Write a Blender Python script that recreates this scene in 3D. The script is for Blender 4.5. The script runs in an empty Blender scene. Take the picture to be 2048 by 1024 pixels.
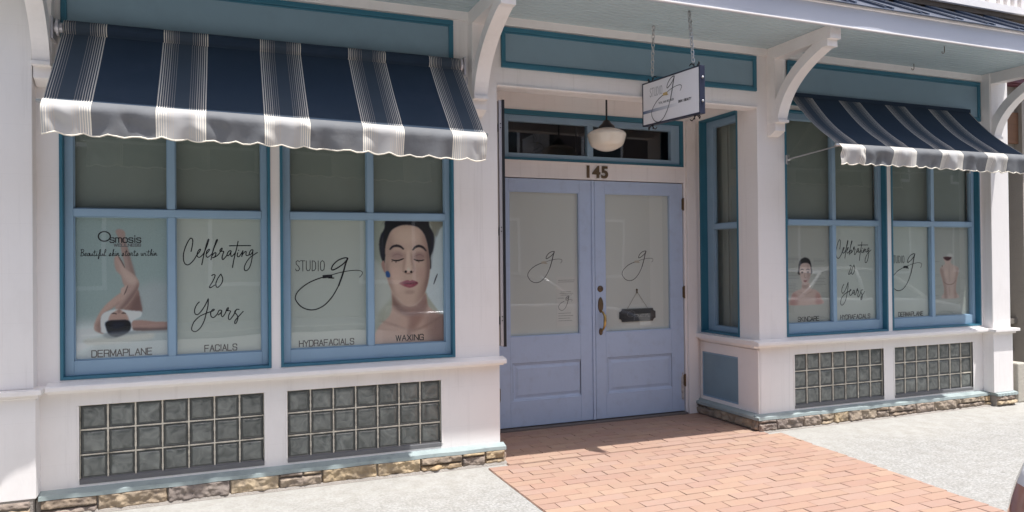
import bpy, bmesh, math, random
import numpy as np
from mathutils import Vector, Matrix

S = bpy.context.scene
COL = S.collection
rnd = random.Random(7)

# ------------------------------------------------------------------ camera
cam = bpy.data.cameras.new('camera')
cam.sensor_width = 36.0
cam.lens = 25.663
cam.clip_start = 0.05
cam.clip_end = 500
camo = bpy.data.objects.new('camera', cam)
COL.objects.link(camo)
CAM = Vector((-0.25634, -5.11056, 1.4925))
_yaw, _pit, _rol = 0.378360584, 0.0075265853, -0.0098440247
_f = Vector((math.sin(_yaw) * math.cos(_pit), math.cos(_yaw) * math.cos(_pit), math.sin(_pit)))
_r = Vector((math.cos(_yaw), -math.sin(_yaw), 0))
_u = _r.cross(_f)
_r2 = math.cos(_rol) * _r + math.sin(_rol) * _u
_u2 = -math.sin(_rol) * _r + math.cos(_rol) * _u
camo.matrix_world = Matrix(((_r2.x, _u2.x, -_f.x, CAM.x), (_r2.y, _u2.y, -_f.y, CAM.y), (_r2.z, _u2.z, -_f.z, CAM.z), (0, 0, 0, 1)))
S.camera = camo

# ------------------------------------------------------------------ sky, sun, exposure
SUNV = Vector((0.18, -0.26, 1.0)).normalized()
w = bpy.data.worlds.new('World')
S.world = w
w.use_nodes = True
nt = w.node_tree
bg = nt.nodes['Background']
sky = nt.nodes.new('ShaderNodeTexSky')
sky.sky_type = 'NISHITA'
sky.sun_disc = False
sky.sun_elevation = math.asin(SUNV.z)
sky.sun_rotation = math.atan2(SUNV.x, SUNV.y)
sky.dust_density = 3.0
sky.ozone_density = 0.4
nt.links.new(sky.outputs[0], bg.inputs[0])
bg.inputs[1].default_value = 0.095
sun = bpy.data.lights.new('sun', 'SUN')
sun.energy = 2.6
sun.angle = math.radians(0.5)
sun.color = (1.0, 0.985, 0.96)
suno = bpy.data.objects.new('sun', sun)
COL.objects.link(suno)
suno.location = (4, -6, 20)
suno.rotation_euler = (-SUNV).to_track_quat('-Z', 'Y').to_euler()
S.view_settings.view_transform = 'Standard'
S.view_settings.look = 'None'
S.view_settings.exposure = 1.25
S.view_settings.gamma = 1.0
try:
    S.cycles.max_bounces = 10
    S.cycles.diffuse_bounces = 6
    S.cycles.transparent_max_bounces = 12
    S.cycles.use_denoising = True
    S.cycles.caustics_reflective = False
    S.cycles.caustics_refractive = False
except Exception:
    pass

# ------------------------------------------------------------------ materials
def sr(r, g, b):
    def f(c):
        c /= 255.0
        return c / 12.92 if c <= 0.04045 else ((c + 0.055) / 1.055) ** 2.4
    return (f(r), f(g), f(b))

def mat(name, col, rough=0.5, var=0.06, vscale=6.0, bump=0.0, bscale=60.0, metal=0.0, spec=0.5, streak=0.0, dirt=None, dirt_amt=0.0, dirt_scale=2.5, stretch=(1, 1, 1), coat=0.0, seam=0.0):
    m = bpy.data.materials.new(name)
    m.use_nodes = True
    t = m.node_tree
    N, L = t.nodes, t.links
    b = N['Principled BSDF']
    b.inputs['Roughness'].default_value = rough
    b.inputs['Metallic'].default_value = metal
    b.inputs['Specular IOR Level'].default_value = spec
    b.inputs['Coat Weight'].default_value = coat
    tc = N.new('ShaderNodeTexCoord')
    mp = N.new('ShaderNodeMapping')
    mp.inputs['Scale'].default_value = stretch
    L.new(tc.outputs['Object'], mp.inputs[0])
    last = None
    no = N.new('ShaderNodeTexNoise')
    no.inputs['Scale'].default_value = vscale
    no.inputs['Detail'].default_value = 5
    L.new(mp.outputs[0], no.inputs['Vector'])
    mx = N.new('ShaderNodeMix')
    mx.data_type = 'RGBA'
    mx.inputs[6].default_value = (*[c * (1 - var) for c in col], 1)
    mx.inputs[7].default_value = (*[min(1, c * (1 + var)) for c in col], 1)
    L.new(no.outputs['Fac'], mx.inputs[0])
    last = mx.outputs[2]
    if dirt is not None:
        n2 = N.new('ShaderNodeTexNoise')
        n2.inputs['Scale'].default_value = dirt_scale
        n2.inputs['Detail'].default_value = 8
        n2.inputs['Roughness'].default_value = 0.65
        L.new(mp.outputs[0], n2.inputs['Vector'])
        cr = N.new('ShaderNodeValToRGB')
        cr.color_ramp.elements[0].position = 0.52
        cr.color_ramp.elements[1].position = 0.75
        cr.color_ramp.elements[1].color = (dirt_amt, dirt_amt, dirt_amt, 1)
        L.new(n2.outputs['Fac'], cr.inputs[0])
        m2 = N.new('ShaderNodeMix')
        m2.data_type = 'RGBA'
        m2.inputs[7].default_value = (*dirt, 1)
        L.new(cr.outputs[0], m2.inputs[0])
        L.new(last, m2.inputs[6])
        last = m2.outputs[2]
    if seam > 0:
        mp2 = N.new('ShaderNodeMapping')
        mp2.inputs['Scale'].default_value = (26, 26, 0.9)
        L.new(tc.outputs['Object'], mp2.inputs[0])
        ns = N.new('ShaderNodeTexNoise')
        ns.inputs['Scale'].default_value = 1.0
        ns.inputs['Detail'].default_value = 6
        ns.inputs['Roughness'].default_value = 0.7
        L.new(mp2.outputs[0], ns.inputs['Vector'])
        rs = N.new('ShaderNodeMapRange')
        rs.inputs[1].default_value = 0.55
        rs.inputs[2].default_value = 0.8
        rs.inputs[4].default_value = 0.28
        L.new(ns.outputs['Fac'], rs.inputs[0])
        ms = N.new('ShaderNodeMix'); ms.data_type = 'RGBA'
        L.new(rs.outputs[0], ms.inputs[0])
        L.new(last, ms.inputs[6])
        ms.inputs[7].default_value = (0.46, 0.42, 0.39, 1)
        last = ms.outputs[2]
        sx = N.new('ShaderNodeSeparateXYZ')
        L.new(tc.outputs['Object'], sx.inputs[0])
        m1 = N.new('ShaderNodeMath'); m1.operation = 'MULTIPLY'; m1.inputs[1].default_value = 1 / seam
        L.new(sx.outputs['Z'], m1.inputs[0])
        m2_ = N.new('ShaderNodeMath'); m2_.operation = 'FRACT'
        L.new(m1.outputs[0], m2_.inputs[0])
        m3 = N.new('ShaderNodeMath'); m3.operation = 'LESS_THAN'; m3.inputs[1].default_value = 0.003 / seam
        L.new(m2_.outputs[0], m3.inputs[0])
        m4 = N.new('ShaderNodeMix'); m4.data_type = 'RGBA'
        m5 = N.new('ShaderNodeMath'); m5.operation = 'MULTIPLY'; m5.inputs[1].default_value = 0.05
        L.new(m3.outputs[0], m5.inputs[0])
        L.new(m5.outputs[0], m4.inputs[0])
        L.new(last, m4.inputs[6])
        m4.inputs[7].default_value = (0.3, 0.27, 0.25, 1)
        last = m4.outputs[2]
    L.new(last, b.inputs['Base Color'])
    if bump > 0:
        n3 = N.new('ShaderNodeTexNoise')
        n3.inputs['Scale'].default_value = bscale
        n3.inputs['Detail'].default_value = 4
        L.new(mp.outputs[0], n3.inputs['Vector'])
        bp = N.new('ShaderNodeBump')
        bp.inputs['Strength'].default_value = bump
        bp.inputs['Distance'].default_value = 0.01
        L.new(n3.outputs['Fac'], bp.inputs['Height'])
        L.new(bp.outputs[0], b.inputs['Normal'])
    return m

def island_mat(name, stops, rough=0.85, bump=0.4, bscale=40, mottling=0.25, mscale=14, dark=(0.12, 0.11, 0.1)):
    """colour per loose piece of the mesh (each stone / brick)"""
    m = bpy.data.materials.new(name)
    m.use_nodes = True
    t = m.node_tree
    N, L = t.nodes, t.links
    b = N['Principled BSDF']
    b.inputs['Roughness'].default_value = rough
    b.inputs['Specular IOR Level'].default_value = 0.25
    g = N.new('ShaderNodeNewGeometry')
    cr = N.new('ShaderNodeValToRGB')
    els = cr.color_ramp.elements
    while len(els) < len(stops):
        els.new(0.5)
    for i, c in enumerate(stops):
        els[i].position = i / max(1, len(stops) - 1)
        els[i].color = (*c, 1)
    L.new(g.outputs['Random Per Island'], cr.inputs[0])
    tc = N.new('ShaderNodeTexCoord')
    no = N.new('ShaderNodeTexNoise')
    no.inputs['Scale'].default_value = mscale
    no.inputs['Detail'].default_value = 7
    no.inputs['Roughness'].default_value = 0.65
    L.new(tc.outputs['Object'], no.inputs['Vector'])
    r2 = N.new('ShaderNodeMapRange')
    r2.inputs[1].default_value = 0.4
    r2.inputs[2].default_value = 0.7
    r2.inputs[4].default_value = mottling
    L.new(no.outputs['Fac'], r2.inputs[0])
    mx = N.new('ShaderNodeMix')
    mx.data_type = 'RGBA'
    mx.inputs[7].default_value = (*dark, 1)
    L.new(r2.outputs[0], mx.inputs[0])
    L.new(cr.outputs[0], mx.inputs[6])
    L.new(mx.outputs[2], b.inputs['Base Color'])
    n3 = N.new('ShaderNodeTexNoise')
    n3.inputs['Scale'].default_value = bscale
    n3.inputs['Detail'].default_value = 6
    L.new(tc.outputs['Object'], n3.inputs['Vector'])
    bp = N.new('ShaderNodeBump')
    bp.inputs['Strength'].default_value = bump
    bp.inputs['Distance'].default_value = 0.008
    L.new(n3.outputs['Fac'], bp.inputs['Height'])
    L.new(bp.outputs[0], b.inputs['Normal'])
    return m

def glass_mat(name, tint=(0.8, 0.84, 0.8), wav=0.0):
    m = bpy.data.materials.new(name)
    m.use_nodes = True
    t = m.node_tree
    N, L = t.nodes, t.links
    for n in list(N):
        N.remove(n)
    out = N.new('ShaderNodeOutputMaterial')
    tr = N.new('ShaderNodeBsdfTransparent')
    tr.inputs[0].default_value = (*tint, 1)
    gl = N.new('ShaderNodeBsdfGlossy')
    gl.inputs['Roughness'].default_value = 0.015
    lw = N.new('ShaderNodeLayerWeight')
    lw.inputs[0].default_value = 0.5
    pw = N.new('ShaderNodeMath')
    pw.operation = 'POWER'
    pw.inputs[1].default_value = 5
    L.new(lw.outputs['Facing'], pw.inputs[0])
    fr = N.new('ShaderNodeMath')
    fr.operation = 'MULTIPLY_ADD'
    fr.inputs[1].default_value = 0.8
    fr.inputs[2].default_value = 0.09
    L.new(pw.outputs[0], fr.inputs[0])
    mx = N.new('ShaderNodeMixShader')
    L.new(fr.outputs[0], mx.inputs[0])
    L.new(tr.outputs[0], mx.inputs[1])
    L.new(gl.outputs[0], mx.inputs[2])
    L.new(mx.outputs[0], out.inputs[0])
    tc = N.new('ShaderNodeTexCoord')
    no = N.new('ShaderNodeTexNoise')
    no.inputs['Scale'].default_value = 1.6
    no.inputs['Detail'].default_value = 1
    L.new(tc.outputs['Object'], no.inputs['Vector'])
    bp = N.new('ShaderNodeBump')
    bp.inputs['Strength'].default_value = 0.05
    bp.inputs['Distance'].default_value = 0.02
    L.new(no.outputs['Fac'], bp.inputs['Height'])
    L.new(bp.outputs[0], gl.inputs['Normal'])
    return m

def vcol_mat(name, rough=0.6):
    m = bpy.data.materials.new(name)
    m.use_nodes = True
    N, L = m.node_tree.nodes, m.node_tree.links
    a = N.new('ShaderNodeVertexColor')
    a.layer_name = 'Col'
    L.new(a.outputs[0], N['Principled BSDF'].inputs['Base Color'])
    N['Principled BSDF'].inputs['Roughness'].default_value = rough
    return m

M = {}
M['white'] = mat('white_painted_wood', (0.84, 0.805, 0.785), 0.5, 0.03, 3.0, 0.12, 25, dirt=(0.5, 0.46, 0.42), dirt_amt=0.22, dirt_scale=2.2, stretch=(1, 1, 0.45), seam=0.29)
M['trimwhite'] = mat('white_trim_paint', (0.85, 0.81, 0.785), 0.45, 0.03, 5.0, 0.1, 30, dirt=(0.5, 0.45, 0.4), dirt_amt=0.18, dirt_scale=4)
M['teal'] = mat('dark_teal_paint', (0.035, 0.155, 0.225), 0.42, 0.1, 8, 0.08, 40)
M['blue'] = mat('light_blue_sash_paint', (0.27, 0.40, 0.52), 0.42, 0.05, 6, 0.1, 40, dirt=(0.2, 0.24, 0.3), dirt_amt=0.2)
M['frieze'] = mat('slate_blue_panel_paint', (0.21, 0.31, 0.375), 0.5, 0.05, 3, 0.08, 20, dirt=(0.13, 0.17, 0.2), dirt_amt=0.25)
M['door'] = mat('periwinkle_door_paint', (0.455, 0.555, 0.72), 0.42, 0.05, 4, 0.12, 30, dirt=(0.33, 0.38, 0.47), dirt_amt=0.35, dirt_scale=9)
M['soffit'] = mat('grey_blue_soffit_paint', (0.46, 0.555, 0.585), 0.5, 0.04, 2, dirt=(0.34, 0.4, 0.42), dirt_amt=0.25, dirt_scale=3)
M['fascia'] = mat('fascia_paint', (0.50, 0.52, 0.585), 0.45, 0.03, 2, 0.06, 20, dirt=(0.55, 0.53, 0.52), dirt_amt=0.2)
M['roof'] = mat('dark_navy_metal_roof', (0.05, 0.065, 0.10), 0.35, 0.15, 4, spec=0.5)
M['brown'] = mat('weathered_brown_board', (0.10, 0.075, 0.055), 0.8, 0.3, 9, 0.3, 50)
M['mortar'] = mat('cream_mortar', (0.66, 0.61, 0.51), 0.9, 0.12, 30, 0.5, 120, dirt=(0.16, 0.14, 0.11), dirt_amt=0.8, dirt_scale=14)
M['greymortar'] = mat('grey_stone_mortar', (0.30, 0.27, 0.24), 0.95, 0.2, 20, 0.6, 90)
M['patina'] = mat('weathered_copper_flashing', (0.31, 0.365, 0.36), 0.55, 0.2, 9, 0.15, 40, dirt=(0.12, 0.15, 0.16), dirt_amt=0.6, dirt_scale=6)
M['black'] = mat('black_metal', (0.015, 0.015, 0.018), 0.4, 0.1)
M['navyframe'] = mat('dark_navy_frame', (0.018, 0.022, 0.045), 0.4, 0.1)
M['steel'] = mat('galvanised_steel', (0.5, 0.5, 0.5), 0.35, 0.15, 20, metal=0.9)
M['alu'] = mat('brushed_aluminium', (0.55, 0.53, 0.55), 0.4, 0.06, 10, metal=0.5)
M['brass'] = mat('aged_brass', (0.55, 0.36, 0.13), 0.3, 0.3, 25, metal=0.9)
M['bronze'] = mat('aged_bronze', (0.16, 0.11, 0.065), 0.45, 0.3, 40, metal=0.6)
M['ink'] = mat('black_vinyl_lettering', (0.006, 0.007, 0.012), 0.5, 0.05)
M['greyink'] = mat('grey_print', (0.16, 0.17, 0.18), 0.6, 0.05)
M['chalk'] = mat('chalk_lettering', (0.15, 0.15, 0.16), 0.8, 0.1)
M['gold'] = mat('gold_print', (0.6, 0.42, 0.18), 0.5, 0.1)
M['sheet'] = mat('pale_green_grey_sheet', (0.59, 0.63, 0.58), 0.75, 0.03, 2.5)
M['film'] = mat('frosted_door_film', (0.76, 0.78, 0.75), 0.65, 0.03, 2)
M['paper'] = mat('white_paper', (0.80, 0.80, 0.77), 0.75, 0.03)
M['blind'] = mat('dark_olive_shade', (0.26, 0.30, 0.275), 0.8, 0.15, 2.0)
M['glass'] = glass_mat('window_glass', (0.90, 0.92, 0.90))
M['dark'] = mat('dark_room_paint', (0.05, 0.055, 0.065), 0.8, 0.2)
M['milk'] = mat('milk_glass', (0.80, 0.73, 0.62), 0.15, 0.03, 8, spec=0.6)
M['signwhite'] = mat('white_sign_face', (0.80, 0.77, 0.79), 0.35, 0.02)
M['slateboard'] = mat('black_chalkboard', (0.012, 0.011, 0.017), 0.5, 0.1)
M['picture'] = vcol_mat('printed_photograph')
M['stone'] = island_mat('rough_sandstone', [(0.370, 0.287, 0.192), (0.493, 0.377, 0.229), (0.273, 0.221, 0.185), (0.440, 0.353, 0.252), (0.326, 0.262, 0.222), (0.528, 0.418, 0.274), (0.255, 0.213, 0.185), (0.458, 0.328, 0.185)], 0.9, 1.0, 30, 0.6, 9, (0.12, 0.10, 0.10))
M['brick'] = island_mat('clay_paver', [(0.344, 0.221, 0.168), (0.368, 0.252, 0.185), (0.329, 0.214, 0.168), (0.353, 0.244, 0.195), (0.339, 0.227, 0.170), (0.378, 0.264, 0.195), (0.335, 0.224, 0.180)], 0.85, 0.3, 90, 0.3, 12, (0.36, 0.2, 0.15))
M['sand'] = mat('joint_sand', (0.22, 0.14, 0.105), 0.95, 0.3, 30)
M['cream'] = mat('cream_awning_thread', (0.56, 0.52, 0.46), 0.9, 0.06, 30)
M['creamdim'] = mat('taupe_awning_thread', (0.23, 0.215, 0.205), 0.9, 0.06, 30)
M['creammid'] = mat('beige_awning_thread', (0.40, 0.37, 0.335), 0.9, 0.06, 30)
M['vmid'] = mat('sunlit_bleached_beige_cloth', (0.74, 0.68, 0.58), 0.9, 0.08, 12)  # valance cloths: some fading, plus sunlight put into paler colours
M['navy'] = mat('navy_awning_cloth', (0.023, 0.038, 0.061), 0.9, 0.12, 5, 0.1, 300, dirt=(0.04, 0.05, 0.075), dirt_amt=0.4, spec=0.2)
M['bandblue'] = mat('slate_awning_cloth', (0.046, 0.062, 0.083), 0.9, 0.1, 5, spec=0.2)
M['vcream'] = mat('sunlit_bleached_cream_cloth', (0.84, 0.78, 0.66), 0.9, 0.08, 12, dirt=(0.4, 0.36, 0.3), dirt_amt=0.35, dirt_scale=7)
M['vdim'] = mat('sunlit_bleached_taupe_cloth', (0.50, 0.45, 0.39), 0.9, 0.08, 12)
M['vnavy'] = mat('sunlit_bleached_grey_cloth', (0.155, 0.16, 0.168), 0.85, 0.2, 7, 0.15, 40, dirt=(0.22, 0.215, 0.21), dirt_amt=0.55, dirt_scale=5)  # navy cloth again, lightened for fading and for the sun on it
M['vband'] = mat('sunlit_bleached_slate_cloth', (0.45, 0.44, 0.43), 0.9, 0.1, 8)

def concrete_mat():
    m = bpy.data.materials.new('sidewalk_concrete')
    m.use_nodes = True
    N, L = m.node_tree.nodes, m.node_tree.links
    b = N['Principled BSDF']
    b.inputs['Roughness'].default_value = 0.9
    b.inputs['Specular IOR Level'].default_value = 0.2
    tc = N.new('ShaderNodeTexCoord')
    def noise(scale, det, rough=0.6):
        n = N.new('ShaderNodeTexNoise')
        n.inputs['Scale'].default_value = scale
        n.inputs['Detail'].default_value = det
        n.inputs['Roughness'].default_value = rough
        L.new(tc.outputs['Object'], n.inputs['Vector'])
        return n
    big = noise(0.9, 6)
    fine = noise(52, 2, 0.75)
    mid = noise(9, 5)
    # worn band away from the wall: coarse grey aggregate shows
    sp = N.new('ShaderNodeSeparateXYZ')
    L.new(tc.outputs['Object'], sp.inputs[0])
    mr = N.new('ShaderNodeMapRange')
    mr.inputs[1].default_value = -0.35
    mr.inputs[2].default_value = -0.95
    L.new(sp.outputs['Y'], mr.inputs[0])
    ad = N.new('ShaderNodeMath')
    ad.operation = 'MULTIPLY_ADD'
    ad.inputs[1].default_value = 1.6
    L.new(big.outputs['Fac'], ad.inputs[0])
    ad.inputs[2].default_value = -0.8
    a2 = N.new('ShaderNodeMath')
    a2.operation = 'ADD'
    a2.use_clamp = True
    L.new(ad.outputs[0], a2.inputs[0])
    L.new(mr.outputs[0], a2.inputs[1])
    c1 = N.new('ShaderNodeMix')
    c1.data_type = 'RGBA'
    c1.inputs[6].default_value = (0.375, 0.365, 0.34, 1)
    c1.inputs[7].default_value = (0.345, 0.34, 0.325, 1)
    L.new(a2.outputs[0], c1.inputs[0])
    cr = N.new('ShaderNodeValToRGB')
    cr.color_ramp.elements[0].position = 0.36
    cr.color_ramp.elements[0].color = (0.70, 0.70, 0.70, 1)
    cr.color_ramp.elements[1].position = 0.66
    cr.color_ramp.elements[1].color = (1.18, 1.18, 1.18, 1)
    L.new(fine.outputs['Fac'], cr.inputs[0])
    fm = N.new('ShaderNodeMix')
    fm.data_type = 'RGBA'
    fm.inputs[6].default_value = (1, 1, 1, 1)
    L.new(cr.outputs[0], fm.inputs[7])
    fa = N.new('ShaderNodeMath')
    fa.operation = 'MULTIPLY_ADD'
    fa.inputs[1].default_value = 0.6
    fa.inputs[2].default_value = 0.3
    L.new(a2.outputs[0], fa.inputs[0])
    L.new(fa.outputs[0], fm.inputs[0])
    c2 = N.new('ShaderNodeMix')
    c2.data_type = 'RGBA'
    c2.blend_type = 'MULTIPLY'
    c2.inputs[0].default_value = 1
    L.new(c1.outputs[2], c2.inputs[6])
    L.new(fm.outputs[2], c2.inputs[7])
    c3 = N.new('ShaderNodeMix')
    c3.data_type = 'RGBA'
    c3.blend_type = 'MULTIPLY'
    c3.inputs[0].default_value = 0.5
    r3 = N.new('ShaderNodeValToRGB')
    r3.color_ramp.elements[0].position = 0.35
    r3.color_ramp.elements[0].color = (0.72, 0.7, 0.66, 1)
    r3.color_ramp.elements[1].position = 0.62
    L.new(mid.outputs['Fac'], r3.inputs[0])
    L.new(c2.outputs[2], c3.inputs[6])
    L.new(r3.outputs[0], c3.inputs[7])
    vo = N.new('ShaderNodeTexVoronoi')
    vo.inputs['Scale'].default_value = 1.9
    L.new(tc.outputs['Object'], vo.inputs['Vector'])
    lt = N.new('ShaderNodeMapRange')
    lt.inputs[1].default_value = 0.022
    lt.inputs[2].default_value = 0.040
    lt.inputs[3].default_value = 0.55
    lt.inputs[4].default_value = 0.0
    L.new(vo.outputs['Distance'], lt.inputs[0])
    c4 = N.new('ShaderNodeMix')
    c4.data_type = 'RGBA'
    L.new(lt.outputs[0], c4.inputs[0])
    L.new(c3.outputs[2], c4.inputs[6])
    c4.inputs[7].default_value = (0.14, 0.13, 0.12, 1)
    st_ = noise(2.3, 8, 0.7)
    sr_ = N.new('ShaderNodeMapRange')
    sr_.inputs[1].default_value = 0.56
    sr_.inputs[2].default_value = 0.78
    sr_.inputs[4].default_value = 0.45
    L.new(st_.outputs['Fac'], sr_.inputs[0])
    c5 = N.new('ShaderNodeMix')
    c5.data_type = 'RGBA'
    L.new(sr_.outputs[0], c5.inputs[0])
    L.new(c4.outputs[2], c5.inputs[6])
    c5.inputs[7].default_value = (0.25, 0.235, 0.215, 1)
    c3 = c5
    L.new(c3.outputs[2], b.inputs['Base Color'])
    bp = N.new('ShaderNodeBump')
    bp.inputs['Strength'].default_value = 0.35
    bp.inputs['Distance'].default_value = 0.006
    L.new(fine.outputs['Fac'], bp.inputs['Height'])
    L.new(bp.outputs[0], b.inputs['Normal'])
    return m
M['concrete'] = concrete_mat()
M['asphalt'] = mat('worn_concrete_road', (0.40, 0.39, 0.375), 0.9, 0.25, 20, 0.4, 120)

def block_mat():
    m = bpy.data.materials.new('wavy_block_glass')
    m.use_nodes = True
    N, L = m.node_tree.nodes, m.node_tree.links
    b = N['Principled BSDF']
    b.inputs['Roughness'].default_value = 0.12
    b.inputs['Specular IOR Level'].default_value = 0.6
    tc = N.new('ShaderNodeTexCoord')
    no = N.new('ShaderNodeTexNoise')
    no.inputs['Scale'].default_value = 13
    no.inputs['Detail'].default_value = 2
    no.inputs['Distortion'].default_value = 1.2
    L.new(tc.outputs['Object'], no.inputs['Vector'])
    g = N.new('ShaderNodeNewGeometry')
    cr = N.new('ShaderNodeValToRGB')
    cr.color_ramp.elements[0].position = 0.25
    cr.color_ramp.elements[0].color = (0.085, 0.095, 0.09, 1)
    cr.color_ramp.elements[1].position = 0.8
    cr.color_ramp.elements[1].color = (0.25, 0.265, 0.245, 1)
    L.new(no.outputs['Fac'], cr.inputs[0])
    mr = N.new('ShaderNodeMapRange')
    mr.inputs[3].default_value = 0.78
    mr.inputs[4].default_value = 1.12
    L.new(g.outputs['Random Per Island'], mr.inputs[0])
    mx = N.new('ShaderNodeMix')
    mx.data_type = 'RGBA'
    mx.blend_type = 'MULTIPLY'
    mx.inputs[0].default_value = 1
    L.new(cr.outputs[0], mx.inputs[6])
    L.new(mr.outputs[0], mx.inputs[7])
    L.new(mx.outputs[2], b.inputs['Base Color'])
    bp = N.new('ShaderNodeBump')
    bp.inputs['Strength'].default_value = 0.5
    bp.inputs['Distance'].default_value = 0.012
    L.new(no.outputs['Fac'], bp.inputs['Height'])
    L.new(bp.outputs[0], b.inputs['Normal'])
    return m
M['block'] = block_mat()
M['blockrim'] = mat('block_rim_glass', (0.07, 0.076, 0.074), 0.3, 0.2, 30)

# ------------------------------------------------------------------ mesh helpers
ROOT = {}

def tag(o, label=None, cat=None, group=None, kind=None):
    if label: o['label'] = label
    if cat: o['category'] = cat
    if group: o['group'] = group
    if kind: o['kind'] = kind
    return o

def thing(name, loc, label, cat, group=None):
    o = bpy.data.objects.new(name, None)
    o.empty_display_size = 0.1
    COL.objects.link(o)
    o.location = loc
    ROOT[o.name] = Vector(loc)
    return tag(o, label, cat, group)

class MB:
    def __init__(self):
        self.v, self.f, self.m = [], [], []
    def quad(self, a, b, c, d, mi=0):
        n = len(self.v)
        self.v += [tuple(a), tuple(b), tuple(c), tuple(d)]
        self.f.append((n, n + 1, n + 2, n + 3)); self.m.append(mi)
    def poly(self, pts, mi=0):
        n = len(self.v)
        self.v += [tuple(p) for p in pts]
        self.f.append(tuple(range(n, n + len(pts)))); self.m.append(mi)
    def box(self, x0, x1, y0, y1, z0, z1, mi=0, fn=None):
        if x0 > x1: x0, x1 = x1, x0
        if y0 > y1: y0, y1 = y1, y0
        if z0 > z1: z0, z1 = z1, z0
        p = [(x0, y0, z0), (x1, y0, z0), (x1, y1, z0), (x0, y1, z0), (x0, y0, z1), (x1, y0, z1), (x1, y1, z1), (x0, y1, z1)]
        if fn: p = [fn(*q) for q in p]
        n = len(self.v)
        self.v += p
        for q in ((0, 3, 2, 1), (4, 5, 6, 7), (0, 1, 5, 4), (1, 2, 6, 5), (2, 3, 7, 6), (3, 0, 4, 7)):
            self.f.append(tuple(n + k for k in q)); self.m.append(mi)
    def prism(self, prof, axis, a, b, mi=0, fn=None):
        """prof: list of 2D points; axis 'x': prof=(y,z)  'y': prof=(x,z)  'z': prof=(x,y)"""
        def P(q, t):
            p = {'x': (t, q[0], q[1]), 'y': (q[0], t, q[1]), 'z': (q[0], q[1], t)}[axis]
            return fn(*p) if fn else p
        n = len(self.v); k = len(prof)
        self.v += [P(q, a) for q in prof] + [P(q, b) for q in prof]
        for i in range(k):
            j = (i + 1) % k
            self.f.append((n + i, n + j, n + k + j, n + k + i)); self.m.append(mi)
        self.f.append(tuple(n + i for i in reversed(range(k)))); self.m.append(mi)
        self.f.append(tuple(n + k + i for i in range(k))); self.m.append(mi)
    def tube(self, pts, r, seg=8, mi=0, caps=True):
        pts = [Vector(p) for p in pts]
        n0 = len(self.v)
        rr = r if isinstance(r, (list, tuple)) else [r] * len(pts)
        up = Vector((0.31, 0.52, 0.79)).normalized()
        for i, p in enumerate(pts):
            d = (pts[min(i + 1, len(pts) - 1)] - pts[max(i - 1, 0)])
            d = d.normalized() if d.length > 1e-9 else Vector((0, 0, 1))
            a = d.cross(up)
            if a.length < 1e-3: a = d.cross(Vector((1, 0, 0)))
            a.normalize(); b = d.cross(a)
            for k in range(seg):
                t = 2 * math.pi * k / seg
                self.v.append(tuple(p + rr[i] * (math.cos(t) * a + math.sin(t) * b)))
        for i in range(len(pts) - 1):
            for k in range(seg):
                k2 = (k + 1) % seg
                self.f.append((n0 + i * seg + k, n0 + i * seg + k2, n0 + (i + 1) * seg + k2, n0 + (i + 1) * seg + k)); self.m.append(mi)
        if caps:
            self.f.append(tuple(n0 + k for k in range(seg))); self.m.append(mi)
            self.f.append(tuple(n0 + (len(pts) - 1) * seg + k for k in reversed(range(seg)))); self.m.append(mi)
    def lathe(self, prof, c, seg=32, axis='z', mi=0):
        n0 = len(self.v)
        for r, h in prof:
            for k in range(seg):
                t = 2 * math.pi * k / seg
                a, b = r * math.cos(t), r * math.sin(t)
                o = {'z': (a, b, h), 'y': (a, h, b), 'x': (h, a, b)}[axis]
                self.v.append((c[0] + o[0], c[1] + o[1], c[2] + o[2]))
        for i in range(len(prof) - 1):
            for k in range(seg):
                k2 = (k + 1) % seg
                self.f.append((n0 + i * seg + k, n0 + i * seg + k2, n0 + (i + 1) * seg + k2, n0 + (i + 1) * seg + k)); self.m.append(mi)
    def grid(self, fn, nu, nv, mi=0, mfn=None):
        n0 = len(self.v)
        for j in range(nv + 1):
            for i in range(nu + 1):
                self.v.append(tuple(fn(i / nu, j / nv)))
        for j in range(nv):
            for i in range(nu):
                a = n0 + j * (nu + 1) + i
                self.f.append((a, a + 1, a + nu + 2, a + nu + 1)); self.m.append(mfn(i, j) if mfn else mi)
    def build(self, name, mats, parent=None, bevel=0.0, smooth=False, label=None, cat=None, group=None, kind=None, origin=None, normals=True):
        off = Vector((0, 0, 0))
        if parent is not None: off = ROOT[parent.name]
        if origin is not None: off = Vector(origin)
        me = bpy.data.meshes.new(name)
        me.from_pydata([(x - off.x, y - off.y, z - off.z) for x, y, z in self.v], [], self.f)
        if not isinstance(mats, (list, tuple)): mats = [mats]
        for k in mats: me.materials.append(M[k] if isinstance(k, str) else k)
        me.polygons.foreach_set('material_index', self.m)
        if normals:
            bm = bmesh.new(); bm.from_mesh(me)
            bmesh.ops.recalc_face_normals(bm, faces=bm.faces)
            bm.to_mesh(me); bm.free()
        if smooth:
            me.polygons.foreach_set('use_smooth', [True] * len(me.polygons))
        me.update()
        o = bpy.data.objects.new(name, me)
        COL.objects.link(o)
        if parent is not None:
            o.parent = parent
            ROOT[o.name] = off
        elif origin is not None:
            o.location = off
            ROOT[o.name] = off
        else:
            ROOT[o.name] = Vector((0, 0, 0))
        if bevel > 0:
            b = o.modifiers.new('edge', 'BEVEL')
            b.width = bevel; b.segments = 2; b.limit_method = 'ANGLE'; b.angle_limit = math.radians(40)
            b.harden_normals = False
        if smooth == 'auto' or (smooth and bevel == 0 and smooth != True):
            pass
        return tag(o, label, cat, group, kind)

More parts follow.
